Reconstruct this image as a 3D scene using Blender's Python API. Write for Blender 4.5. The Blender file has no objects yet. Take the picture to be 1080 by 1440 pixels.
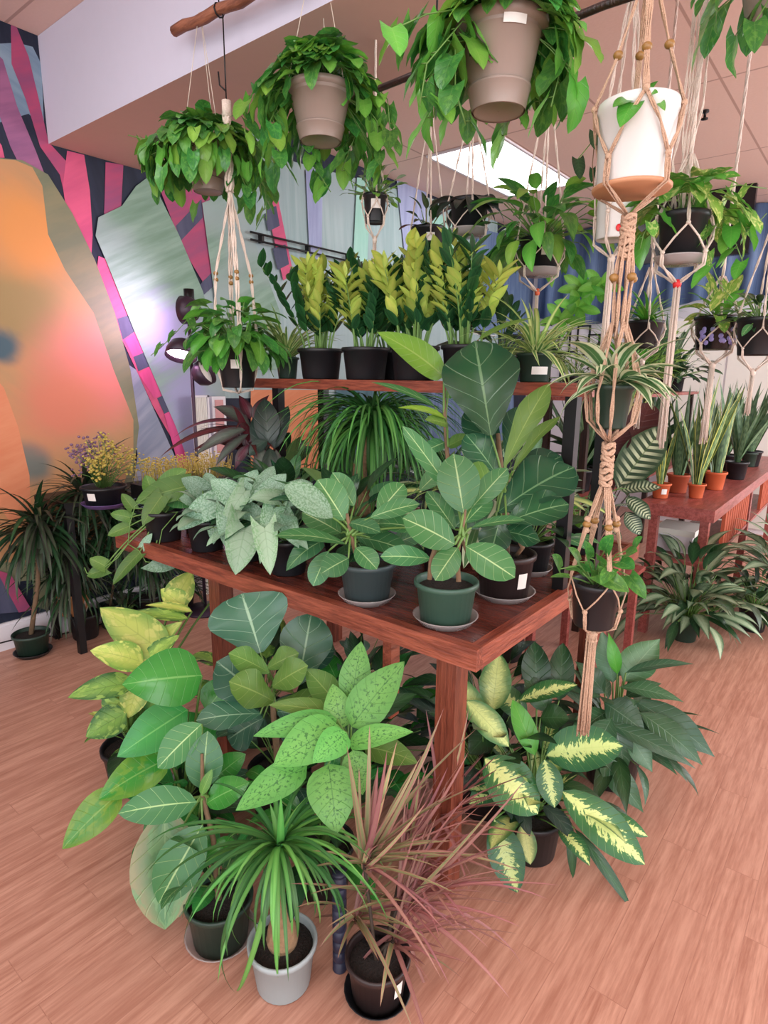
import bpy, math, random
from mathutils import Vector, Matrix
random.seed(7)
C = bpy.context.scene.collection
PI = math.pi
# ---------------------------------------------------------------- camera (origin above the floor, room axes = world axes)
F, PITCH, ROLL, HEAD, EH = 862.2, math.radians(12.505), math.radians(.532), math.radians(38.757), 1.42
_f = Vector((math.cos(HEAD), math.sin(HEAD), 0)); _r = Vector((math.sin(HEAD), -math.cos(HEAD), 0)); _d = Vector((0, 0, -1))
FW = _f*math.cos(PITCH) + _d*math.sin(PITCH); DN = _d*math.cos(PITCH) - _f*math.sin(PITCH)
cr, sr = math.cos(ROLL), math.sin(ROLL)
RT2 = _r*cr - DN*sr; DN2 = _r*sr + DN*cr
CAM = Vector((0, 0, EH))
cam = bpy.data.cameras.new('camera'); co = bpy.data.objects.new('camera', cam); C.objects.link(co)
cam.sensor_fit = 'VERTICAL'; cam.sensor_height = 36; cam.lens = F/1440*36; cam.clip_start = .02
m = Matrix((RT2, -DN2, -FW)).transposed().to_4x4(); m.translation = CAM; co.matrix_world = m
bpy.context.scene.camera = co
# ---------------------------------------------------------------- light and exposure
sc = bpy.context.scene
sc.view_settings.view_transform = 'Standard'; sc.view_settings.look = 'None'; sc.view_settings.gamma = 1
sc.view_settings.use_curve_mapping = False; sc.view_settings.exposure = .36
w = bpy.data.worlds.new('world'); sc.world = w; w.use_nodes = True
w.node_tree.nodes['Background'].inputs[0].default_value = (.93, .96, 1, 1); w.node_tree.nodes['Background'].inputs[1].default_value = 2.3
def area(loc, target, sx, sy, power, col):
    l = bpy.data.lights.new('window_and_fill_light', 'AREA'); l.shape = 'RECTANGLE'; l.size = sx; l.size_y = sy; l.energy = power; l.color = col
    o = bpy.data.objects.new('window_and_fill_light', l); C.objects.link(o); o.location = loc
    o.rotation_euler = (Vector(target)-Vector(loc)).to_track_quat('-Z', 'Y').to_euler()
area((-1.6, -2.2, 2.1), (1.6, 1.2, .8), 3.0, 2.0, 46, (.96, .98, 1))
area((4.4, -2.6, 1.9), (2.6, 1.0, .9), 3.2, 2.0, 38, (.97, .98, 1))
area((5.2, -2.8, 1.9), (6.6, 1.6, 1.3), 2.4, 1.8, 60, (.97, .98, 1))  # added unseen fill lamp that brightens the far white wall
# ---------------------------------------------------------------- helpers: rays, mesh builder, things
def ray(x, y): return RT2*((x-540)/F) + DN2*((y-720)/F) + FW
def D(x, y, t): return CAM + ray(x, y)*t
def Z(x, y, z): r = ray(x, y); return CAM + r*((z-EH)/r.z)
def YP(x, y, Y): r = ray(x, y); return CAM + r*(Y/r.y)
def XP(x, y, X): r = ray(x, y); return CAM + r*(X/r.x)
def V(*a): return Vector(a)
def rnd(a, b): return random.uniform(a, b)
ORG = {}
class MB:
    def __init__(s): s.v = []; s.f = []; s.uv = []; s.mi = []; s.rn = []; s.flat = set()
    def face(s, idx, uvs=None, mi=0, r=0.5, flat=False):
        if flat: s.flat.add(len(s.f))
        s.f.append(idx); s.uv.append(uvs or [(0, 0)]*len(idx)); s.mi.append(mi); s.rn.append(r)
    def grid(s, rows, us, vs, mi=0, r=.5, closed=False):
        b = len(s.v); n = len(rows[0])
        for row in rows: s.v.extend(row)
        for i in range(len(rows)-1):
            for j in range(n if closed else n-1):
                k = (j+1) % n; u0 = us[j]; u1 = us[j+1] if j+1 < len(us) else 1
                s.face((b+i*n+j, b+i*n+k, b+(i+1)*n+k, b+(i+1)*n+j), [(u0, vs[i]), (u1, vs[i]), (u1, vs[i+1]), (u0, vs[i+1])], mi, r)
        return b
    def tube(s, pts, rad, n=6, mi=0, cap=True, r=.5, tw=0):
        pts = [Vector(p) for p in pts]; rows = []; L = 0; vs = []
        ref = None
        for i, p in enumerate(pts):
            t = (pts[min(i+1, len(pts)-1)] - pts[max(i-1, 0)])
            if t.length < 1e-9: t = V(0, 0, 1)
            t.normalize()
            if ref is None: ref = t.orthogonal().normalized()
            a = ref - t*ref.dot(t)
            a = a.normalized() if a.length > 1e-6 else t.orthogonal().normalized()
            ref = a; c = t.cross(a)
            R = rad[i] if isinstance(rad, (list, tuple)) else rad
            rows.append([p + a*(R*math.cos(2*PI*k/n+tw*i)) + c*(R*math.sin(2*PI*k/n+tw*i)) for k in range(n)])
            if i: L += (p-pts[i-1]).length
            vs.append(L)
        b = s.grid(rows, [k/n for k in range(n+1)], vs, mi, r, True)
        if cap:
            s.face(tuple(b+k for k in range(n))[::-1], None, mi, r); e = b+(len(rows)-1)*n; s.face(tuple(e+k for k in range(n)), None, mi, r)
    def lathe(s, prof, c=(0, 0, 0), n=28, mi=0, axis=None, r=.5, capb=False, capt=False):
        c = Vector(c); q = V(0, 0, 1).rotation_difference(Vector(axis)) if axis else None
        rows = []
        for R, z in prof:
            row = []
            for k in range(n):
                p = V(R*math.cos(2*PI*k/n), R*math.sin(2*PI*k/n), z)
                if q: p = q @ p
                row.append(p+c)
            rows.append(row)
        b = s.grid(rows, [k/n for k in range(n+1)], [z for _, z in prof], mi, r, True)
        if capb: s.face(tuple(b+k for k in range(n))[::-1], None, mi, r, True)
        if capt: e = b+(len(prof)-1)*n; s.face(tuple(e+k for k in range(n)), None, mi, r, True)
    def box(s, lo, hi, mi=0, rot=None, c=None, r=.5, bev=0):
        lo = Vector(lo); hi = Vector(hi); b = len(s.v)
        for x in (0, 1):
            for y in (0, 1):
                for z in (0, 1):
                    p = V((lo, hi)[x].x, (lo, hi)[y].y, (lo, hi)[z].z)
                    if rot is not None: p = rot @ (p-Vector(c)) + Vector(c)
                    s.v.append(p)
        sx, sy, sz = hi-lo
        for q, (a_, b_) in zip([(0, 1, 3, 2), (4, 6, 7, 5), (0, 4, 5, 1), (2, 3, 7, 6), (0, 2, 6, 4), (1, 5, 7, 3)], [(sz, sy), (sy, sz), (sx, sz), (sz, sx), (sy, sx), (sx, sy)]):
            s.face(tuple(b+k for k in q), [(0, 0), (a_, 0), (a_, b_), (0, b_)], mi, r, True)
    def bar(s, a, b, w, h, mi=0, up=(0, 0, 1), r=.5):
        a = Vector(a); b = Vector(b); d = (b-a); L = d.length; d.normalize(); u = Vector(up); sd = d.cross(u).normalized(); u = sd.cross(d)
        k = len(s.v)
        for x in (0, L):
            for y in (-w/2, w/2):
                for z in (-h/2, h/2): s.v.append(a + d*x + sd*y + u*z)
        for q in [(0, 1, 3, 2), (4, 6, 7, 5), (0, 4, 5, 1), (2, 3, 7, 6), (0, 2, 6, 4), (1, 5, 7, 3)]:
            uv = [(0, 0), (L, 0), (L, w), (0, w)]
            s.face(tuple(k+i for i in q), uv, mi, r, True)
    def ball(s, c, R, mi=0, sq=1, n=10, r=.5):
        s.lathe([(max(R*math.sin(PI*i/8), 1e-4), -R*sq*math.cos(PI*i/8)) for i in range(9)], c, n, mi, r=r)
    def leaf(s, base, d, nr, L, W, prof='ovate', droop=.4, fold=.18, wave=0, nL=9, k=2, mi=0, twist=0, r=None, side=0):
        base = Vector(base); d = Vector(d).normalized(); nr = Vector(nr)
        sd = d.cross(nr)
        if sd.length < 1e-4: sd = d.orthogonal()
        sd.normalize(); n0 = sd.cross(d)
        r = random.random() if r is None else r
        ph = rnd(0, 6); pf = PROF[prof]; pos = base.copy(); rows = []; ht = prof in ('heart', 'arrow')
        lob = {'heart': .30, 'arrow': .55}.get(prof, 0)
        for i in range(nL+1):
            t = i/nL; a = droop*t; dd = d*math.cos(a) - n0*math.sin(a)
            if side: dd = (dd + sd*side*t).normalized()
            nn = n0*math.cos(a) + d*math.sin(a); sv = sd
            if twist: q = Matrix.Rotation(twist*t, 3, dd); nn = q @ nn; sv = q @ sd
            if i: pos = pos + dd*(L/nL)
            w_ = W/2*max(pf(t), .012); row = []
            for j in range(-k, k+1):
                u = j/k; au = abs(u)
                p = pos + sv*(w_*u*math.cos(fold)) + nn*(w_*au*math.sin(fold))
                if wave: p += nn*(wave*w_*au*au*math.sin(t*11+ph+(1.7 if u > 0 else 0)))
                if lob: p -= dd*(W*lob*au**1.4*(1-t)**5)
                row.append(p)
            rows.append(row)
        s.grid(rows, [(j+k)/(2*k) for j in range(-k, k+1)], [i/nL for i in range(nL+1)], mi, r)
        return pos
    def leafto(s, base, tip, W, nr, prof='ovate', droop=.5, **kw):
        base = Vector(base); tip = Vector(tip); c = tip-base; ch = c.length; c.normalize()
        sd = c.cross(Vector(nr)).normalized(); n0 = sd.cross(c); h = droop/2
        d = c*math.cos(h) + n0*math.sin(h)
        s.leaf(base, d, nr, ch*(h/math.sin(h) if h > 1e-3 else 1), W, prof, droop, **kw)
    def build(s, name, mats, parent=None, org=None):
        me = bpy.data.meshes.new(name); o0 = ORG.get(parent.name, V(0, 0, 0)) if parent else (Vector(org) if org else V(0, 0, 0))
        me.from_pydata([Vector(p)-o0 for p in s.v], [], s.f)
        u = me.uv_layers.new(name='UVMap'); rr = me.uv_layers.new(name='rnd')
        fu = []; fr = []
        for uv, r in zip(s.uv, s.rn):
            for q in uv: fu += [q[0], q[1]]; fr += [r, (r*7.31) % 1]
        u.data.foreach_set('uv', fu); rr.data.foreach_set('uv', fr)
        if not isinstance(mats, (list, tuple)): mats = [mats]
        for m_ in mats: me.materials.append(m_)
        me.polygons.foreach_set('material_index', s.mi)
        me.polygons.foreach_set('use_smooth', [i not in s.flat for i in range(len(s.f))])
        me.update()
        o = bpy.data.objects.new(name, me); C.objects.link(o)
        if parent: o.parent = parent
        else: o.location = o0
        ORG[o.name] = o0
        return o
PROF = {
 'ovate': lambda t: max(math.sin(PI*min(1, t**.68)), 0)**.8,
 'ellip': lambda t: max(math.sin(PI*t**.92), 0)**.72,
 'fiddle': lambda t: (max(math.sin(PI*t**1.25), 0)**.55)*(1-.12*math.sin(t*7)) if t > .02 else .1,
 'obov': lambda t: max(math.sin(PI*t**1.15), 0)**.6,
 'lance': lambda t: max(math.sin(PI*t**.8), 0)**1.15,
 'heart': lambda t: 1.12*(.72+1.4*t)*max(1-t, 0)**.85,
 'arrow': lambda t: 1.1*(.8+.8*t)*max(1-t, 0)**.9,
 'strap': lambda t: min(1, .55+t*3)*max(1-t**2.2, 0)**.8,
 'blade': lambda t: min(1, .7+t*2)*max(1-t, 0)**.55,
 'sword': lambda t: (.55+.45*math.sin(PI*min(1, t*1.1)))*max(1-t**6, 0),
 'zz': lambda t: max(math.sin(PI*t**.85), 0)**.8,
}
def tag(o, label=None, cat=None, group=None, kind=None):
    if label: o['label'] = label
    if cat: o['category'] = cat
    if group: o['group'] = group
    if kind: o['kind'] = kind
    return o
def thing(name, label, cat, loc, group=None):
    o = bpy.data.objects.new(name, None); C.objects.link(o); o.location = loc; o.empty_display_size = .05
    ORG[o.name] = Vector(loc); return tag(o, label, cat, group)
# ---------------------------------------------------------------- materials
def lin(c): return tuple(((x/255)/12.92 if x/255 <= .04045 else ((x/255+.055)/1.055)**2.4) for x in c)
class G:
    def __init__(s, name):
        s.m = bpy.data.materials.new(name); s.m.use_nodes = True; s.t = s.m.node_tree; s.t.nodes.clear()
        s.out = s.n('ShaderNodeOutputMaterial')
    def n(s, ty, ins=None, **kw):
        x = s.t.nodes.new(ty)
        for k, v in kw.items(): setattr(x, k, v)
        for k, v in (ins or {}).items(): s.set(x.inputs[k], v)
        return x
    def set(s, sock, v):
        if isinstance(v, bpy.types.Node): v = v.outputs[0]
        if isinstance(v, bpy.types.NodeSocket): s.t.links.new(v, sock)
        else:
            if hasattr(sock.default_value, '__len__') and len(sock.default_value) == 4 and len(v) == 3: v = (*v, 1)
            sock.default_value = v
    def ma(s, op, a, b=0, c=0, clamp=False):
        x = s.n('ShaderNodeMath', operation=op, use_clamp=clamp); s.set(x.inputs[0], a); s.set(x.inputs[1], b)
        if op in ('MULTIPLY_ADD', 'SMOOTH_MIN'): s.set(x.inputs[2], c)
        return x.outputs[0]
    def step(s, v, lo, hi):
        x = s.n('ShaderNodeMapRange', interpolation_type='SMOOTHSTEP'); s.set(x.inputs[0], v); s.set(x.inputs[1], lo); s.set(x.inputs[2], hi); return x.outputs[0]
    def mix(s, f, a, b, mode='MIX'):
        x = s.n('ShaderNodeMix', data_type='RGBA', blend_type=mode); s.set(x.inputs[0], f); s.set(x.inputs[6], a); s.set(x.inputs[7], b); return x.outputs[2]
    def noise(s, vec, scale, detail=3, rough=.5):
        x = s.n('ShaderNodeTexNoise'); s.set(x.inputs['Scale'], scale); s.set(x.inputs['Detail'], detail); s.set(x.inputs['Roughness'], rough)
        if vec is not None: s.set(x.inputs['Vector'], vec)
        return x.outputs[0]
    def comb(s, x, y, z=0):
        c = s.n('ShaderNodeCombineXYZ'); s.set(c.inputs[0], x); s.set(c.inputs[1], y); s.set(c.inputs[2], z); return c.outputs[0]
    def sep(s, v):
        c = s.n('ShaderNodeSeparateXYZ'); s.set(c.inputs[0], v); return c.outputs
    def bsdf(s, col, rough=.5, metal=0, bump=None, bstr=.2, spec=.5, **kw):
        b = s.n('ShaderNodeBsdfPrincipled', {'Base Color': col, 'Roughness': rough, 'Metallic': metal, 'Specular IOR Level': spec})
        for k, v in kw.items(): s.set(b.inputs[k.replace('_', ' ')], v)
        if bump is not None:
            x = s.n('ShaderNodeBump'); s.set(x.inputs['Strength'], bstr); s.set(x.inputs['Distance'], .01); s.set(x.inputs['Height'], bump); s.set(b.inputs['Normal'], x.outputs[0])
        return b.outputs[0]
    def done(s, sh): s.t.links.new(sh, s.out.inputs[0]); return s.m
    def obj(s): return s.n('ShaderNodeTexCoord').outputs['Object']
    def geo(s): return s.n('ShaderNodeNewGeometry').outputs['Position']
def plain(name, c, rough=.5, metal=0, var=.12, scale=20, bump=0, spec=.5, **kw):
    g = G(name); nz = g.noise(g.obj(), scale, 4); c = lin(c)
    col = g.mix(nz, tuple(x*(1-var) for x in c), tuple(min(1, x*(1+var)) for x in c))
    return g.done(g.bsdf(col, rough, metal, nz if bump else None, bump, spec, **kw))
def leafmat(name, mid, edge, vein, vs=.5, mw=.06, N=7, K=.9, pat='', pc=(220, 220, 160), back=None, rough=.38, tr=.18, hv=.03, sw=.5, lat=.07, tip=None):
    """mid/edge: blade colours; vein colour and strength; N side veins; pat: '', 'centre', 'speck', 'silver', 'stripe', 'bands'"""
    g = G(name); uvn = g.n('ShaderNodeUVMap', uv_map='UVMap').outputs[0]; u, v, _ = g.sep(uvn)
    r, r2, _ = g.sep(g.n('ShaderNodeUVMap', uv_map='rnd').outputs[0])
    a = g.ma('ABSOLUTE', g.ma('MULTIPLY_ADD', u, 2, -1))
    vec = g.comb(g.ma('MULTIPLY', a, 1.4), g.ma('MULTIPLY_ADD', v, 3.2, g.ma('MULTIPLY', r, 40)), g.ma('MULTIPLY', u, .8))
    nz = g.noise(vec, 1.6, 4)
    mid, edge, vein, pc = lin(mid), lin(edge), lin(vein), lin(pc)
    f = g.step(g.ma('ADD', a, g.ma('MULTIPLY_ADD', nz, .6, -.3)), .15, 1.0)
    col = g.mix(f, mid, edge)
    ph = g.ma('FRACT', g.ma('SUBTRACT', g.ma('MULTIPLY', v, N), g.ma('MULTIPLY', a, K*1.6)))
    tri = g.ma('ABSOLUTE', g.ma('SUBTRACT', ph, .5))
    latm = g.step(tri, lat, 0.0)
    if pat == 'centre':
        n3 = g.noise(g.comb(g.ma('MULTIPLY', g.ma('SUBTRACT', g.ma('MULTIPLY', v, N), g.ma('MULTIPLY', a, K*1.6)), 1.6), g.ma('MULTIPLY_ADD', a, 1.6, g.ma('MULTIPLY', r, 30)), u), 1.7, 3, .6)
        msk = g.step(g.ma('ADD', g.ma('ADD', a, g.ma('MULTIPLY', tri, .35)), g.ma('MULTIPLY_ADD', n3, 1.7, -.35)), .98, .84)
        col = g.mix(msk, col, pc)
    if pat in ('speck', 'silver'):
        n2 = g.noise(g.comb(g.ma('MULTIPLY', u, 5), g.ma('MULTIPLY_ADD', v, 9, g.ma('MULTIPLY', r, 60))), 2.2 if pat == 'speck' else 2.6, 3, .6)
        msk = g.step(n2, .54, .60) if pat == 'speck' else g.step(n2, .44, .56)
        if pat == 'speck': msk = g.ma('MULTIPLY', msk, g.step(a, .95, .4))
        col = g.mix(g.ma('MULTIPLY', msk, .85), col, pc)
    if pat == 'stripe':      # pale margins
        col = g.mix(g.step(a, .45, .6), col, pc)
    if pat == 'cstripe':     # pale middle stripe
        col = g.mix(g.step(a, .5, .3), col, pc)
    if pat == 'bands':
        wv = g.ma('ADD', g.ma('SINE', g.ma('ADD', g.ma('MULTIPLY', v, 55), g.ma('MULTIPLY', nz, 14))), 0)
        col = g.mix(g.ma('MULTIPLY', g.step(wv, -.2, .6), .7), col, edge)
        col = g.mix(g.step(a, .72, .82), col, pc)
    if pat == 'calathea':
        col = g.mix(g.step(tri, .22, .3), pc, col)
        col = g.mix(g.step(a, .86, .92), col, edge)
    if pat == 'blotch':
        col = g.mix(g.step(nz, .5, .6), col, pc)
    if tip: col = g.mix(g.step(g.ma('ADD', v, g.ma('MULTIPLY', nz, .3)), .95, 1.2), col, lin(tip))
    midm = g.step(a, mw, mw*.4)
    vm = g.ma('MULTIPLY', g.ma('MAXIMUM', midm, g.ma('MULTIPLY', latm, .6 if N else 0)), vs)
    col = g.mix(vm, col, vein)
    hs = g.n('ShaderNodeHueSaturation', {'Hue': g.ma('MULTIPLY_ADD', r, hv, .5-hv/2), 'Saturation': .95, 'Value': g.ma('MULTIPLY_ADD', r2, .5, .78), 'Color': col}).outputs[0]
    if back:
        bf = g.n('ShaderNodeNewGeometry').outputs['Backfacing']; hs = g.mix(bf, hs, lin(back))
    bh = g.ma('ADD', g.ma('MULTIPLY', latm, -.6), g.ma('MULTIPLY', nz, .3))
    p = g.bsdf(hs, rough, 0, bh, .35, .45)
    t = g.n('ShaderNodeBsdfTranslucent', {'Color': hs}).outputs[0]
    x = g.n('ShaderNodeMixShader'); g.set(x.inputs[0], tr); g.set(x.inputs[1], p); g.set(x.inputs[2], t)
    return g.done(x.outputs[0])
def wood(name, c1, c2, rough=.35, uv=False, sc_=(1, 14, 14), axis=0):
    g = G(name); v = g.n('ShaderNodeUVMap', uv_map='UVMap').outputs[0] if uv else g.geo()
    mp = g.n('ShaderNodeMapping'); g.set(mp.inputs[0], v); mp.inputs['Scale'].default_value = sc_
    n1 = g.noise(mp.outputs[0], 4, 6, .65); n2 = g.noise(mp.outputs[0], 14, 3)
    f = g.step(g.ma('ADD', g.ma('MULTIPLY', n1, .75), g.ma('MULTIPLY', n2, .25)), .32, .68)
    return g.done(g.bsdf(g.mix(f, lin(c1), lin(c2)), rough, 0, n2, .25))
def emis(name, c, s):
    g = G(name); return g.done(g.n('ShaderNodeEmission', {'Color': lin(c), 'Strength': s}).outputs[0])

def m_floor():
    g = G('laminate_floor'); P = g.geo()
    br = g.n('ShaderNodeTexBrick', {'Vector': P, 'Color1': (0, 0, 0), 'Color2': (1, 1, 1), 'Mortar': (.5, .5, .5), 'Scale': 1, 'Mortar Size': .0012, 'Mortar Smooth': .3, 'Brick Width': .62, 'Row Height': .088})
    br.offset = .37; br.offset_frequency = 2
    mp = g.n('ShaderNodeMapping'); mp.inputs['Scale'].default_value = (1.2, 16, 1); g.set(mp.inputs[0], P)
    off = g.n('ShaderNodeVectorMath', operation='ADD'); g.set(off.inputs[0], mp.outputs[0]); g.set(off.inputs[1], g.comb(g.ma('MULTIPLY', br.outputs[0], 37), 0, 0))
    n1 = g.noise(off.outputs[0], 2.2, 8, .68); n2 = g.noise(off.outputs[0], 9, 4, .6)
    grain = g.ma('ADD', g.ma('MULTIPLY', n1, .7), g.ma('MULTIPLY', n2, .3))
    col = g.mix(g.step(grain, .34, .66), lin((166, 112, 92)), lin((212, 162, 140)))
    col = g.mix(g.ma('MULTIPLY', br.outputs[0], .38), col, lin((188, 138, 118)))
    col = g.mix(g.ma('MULTIPLY', br.outputs[1], .28), col, lin((120, 66, 50)))
    return g.done(g.bsdf(col, .36, 0, grain, .04, .4))
def m_ceiling():
    g = G('ceiling_tile'); P = g.geo(); ad = g.n('ShaderNodeVectorMath', operation='SUBTRACT'); g.set(ad.inputs[0], P); ad.inputs[1].default_value = (4.03-13, 2.24-13, 0)
    br = g.n('ShaderNodeTexBrick', {'Vector': ad.outputs[0], 'Color1': (1, 1, 1), 'Color2': (1, 1, 1), 'Mortar': (0, 0, 0), 'Scale': 1, 'Mortar Size': .009, 'Mortar Smooth': .4, 'Brick Width': 1.3, 'Row Height': .65})
    br.offset = 0
    nz = g.noise(P, 60, 3); c = g.mix(nz, lin((226, 194, 180)), lin((232, 200, 188)))  # tile tint holds the pink light bounced up from the floor
    c = g.mix(g.ma('MULTIPLY', br.outputs[1], .75), c, lin((176, 142, 130)))
    return g.done(g.bsdf(c, .9, 0, nz, .1, .1))
def paint(name, a, b, c=None, ang=.2, sx=1.5, sy=.25, sc_=2.2, pos=.5, rough=.6, blobs=()):
    """brushed mural paint: two colours streaked along a direction"""
    g = G(name); P = g.geo(); x, y, z = g.sep(P); ca, sa = math.cos(ang), math.sin(ang)
    p = g.ma('ADD', g.ma('MULTIPLY', x, ca), g.ma('MULTIPLY', z, sa)); q = g.ma('SUBTRACT', g.ma('MULTIPLY', z, ca), g.ma('MULTIPLY', x, sa))
    v = g.comb(g.ma('MULTIPLY', p, sx*3), g.ma('MULTIPLY', q, sy*3)); n1 = g.noise(v, sc_, 5, .6)
    n2 = g.noise(g.comb(g.ma('MULTIPLY', p, 16), g.ma('MULTIPLY', q, 1.5)), 2, 3)
    f = g.ma('ADD', g.ma('MULTIPLY', n1, .8), g.ma('MULTIPLY', n2, .2))
    mute = lambda k: tuple(v_*.82+s_*.18 for v_, s_ in zip(k, (sum(k)/3*.96, sum(k)/3, sum(k)/3*1.05)))
    a, b = mute(a), mute(b); c = mute(c) if c else None
    col = g.mix(g.step(f, pos-.14, pos+.16), lin(a), lin(b))
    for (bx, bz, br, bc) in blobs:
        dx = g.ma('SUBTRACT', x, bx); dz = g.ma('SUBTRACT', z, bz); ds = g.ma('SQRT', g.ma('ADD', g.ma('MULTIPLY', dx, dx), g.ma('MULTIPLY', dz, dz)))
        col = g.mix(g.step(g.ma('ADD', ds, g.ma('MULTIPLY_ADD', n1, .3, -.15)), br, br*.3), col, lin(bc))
    if c: col = g.mix(g.step(g.noise(P, 1.3, 2), .5, .66), col, lin(c))
    return g.done(g.bsdf(col, rough, 0, None, 0, .3))

MT = dict(
 floor=m_floor(), ceil=m_ceiling(), white=plain('white_paint', (225, 220, 226), .7, var=.02), beam=plain('soffit_paint', (200, 196, 212), .8, var=.02),
 beamb=plain('soffit_underside_bounce', (205, 165, 152), .8, var=.03),  # pink bounce light from the floor put into the underside colour
 table=wood('red_stained_wood', (98, 42, 30), (160, 84, 62), .4, sc_=(14, 1.5, 14)), tablex=wood('red_stained_wood_cross', (110, 46, 32), (172, 90, 66), .4, sc_=(1.5, 14, 14)),
 top=wood('red_stained_tabletop', (70, 30, 24), (122, 62, 50), .22, sc_=(14, 1.5, 14)), legw=wood('red_stained_post', (92, 40, 28), (140, 72, 52), .45, sc_=(14, 14, 1.5)),
 darkleg=wood('dark_stained_post', (30, 22, 20), (58, 34, 26), .4, sc_=(14, 14, 1.5)),
 bench=wood('rosy_bench_wood', (120, 52, 44), (170, 92, 86), .35, sc_=(2, 14, 14)), pole=wood('branch_wood', (110, 62, 44), (160, 100, 74), .6, sc_=(14, 2, 14)),
 black=plain('black_plastic', (24, 25, 29), .45, var=.2), blackg=plain('black_gloss', (20, 20, 24), .25), choc=plain('dark_brown_plastic', (46, 34, 34), .42, var=.15),
 green=plain('green_plastic', (62, 92, 78), .42, var=.08), dgreen=plain('dark_green_plastic', (36, 56, 46), .45), bluegr=plain('blue_grey_plastic', (62, 76, 78), .42, var=.08),
 grey=plain('pale_grey_plastic', (158, 168, 170), .5, var=.05), taupe=plain('taupe_plastic', (146, 128, 118), .42, var=.05), whitep=plain('white_glazed_pot', (218, 216, 212), .3, var=.02),
 terra=plain('terracotta', (196, 92, 52), .7, var=.14), terrad=plain('terracotta_dark', (168, 76, 46), .7, var=.14), soil=plain('potting_soil', (38, 30, 27), .95, var=.75, scale=180, bump=1),
 cotton=plain('cotton_cord', (226, 208, 194), .9, var=.14, scale=300, bump=.5), jute=plain('jute_cord', (200, 164, 138), .9, var=.2, scale=260, bump=.6), bead=plain('wooden_bead', (150, 110, 58), .4, var=.3, scale=60),
 saucer=plain('clear_saucer', (200, 190, 188), .15, var=.03, Alpha=.55), saucerw=plain('saucer_wood', (196, 140, 104), .5, var=.15), tagw=plain('paper_label', (228, 222, 216), .6, var=.05, scale=120),
 brass=plain('gold_rim', (200, 150, 100), .4, .5), stem=plain('green_stem', (96, 132, 62), .5), stemb=plain('brown_stem', (120, 96, 72), .8, var=.3, scale=60, bump=.5), stemd=plain('dark_stem', (56, 44, 34), .7),
 caudex=plain('corky_bulb', (150, 118, 88), .9, var=.35, scale=70, bump=.8), wire=plain('pale_wire', (210, 196, 178), .5), iron=plain('black_iron', (22, 20, 22), .4, .3), red=plain('red_tape', (200, 50, 56), .5), redd=plain('red_sticker', (214, 40, 44), .5),
 orange=plain('orange_tape', (214, 96, 60), .5), tube=plain('navy_tube', (40, 42, 62), .45), lampp=plain('dark_lamp_metal', (60, 44, 58), .4, .3), glow=emis('grow_bulb', (255, 205, 245), 14), panel=emis('light_panel_diffuser', (255, 250, 250), 5.5),
 blue=paint('blue_cloth', (62, 84, 128), (112, 140, 184), ang=0, sx=3, sy=.05), rattan=plain('rattan', (176, 120, 76), .6, var=.2), yellow=plain('yellow_pot', (206, 168, 60), .5), purple=plain('purple_saucer', (98, 76, 130), .4), lav=plain('lavender_glaze', (150, 140, 200), .4),
 cream=plain('cream_board', (226, 222, 214), .6, var=.03), orangeb=plain('orange_board', (206, 120, 72), .6, var=.08), pinkb=plain('pink_box', (206, 150, 150), .6),
)
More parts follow.
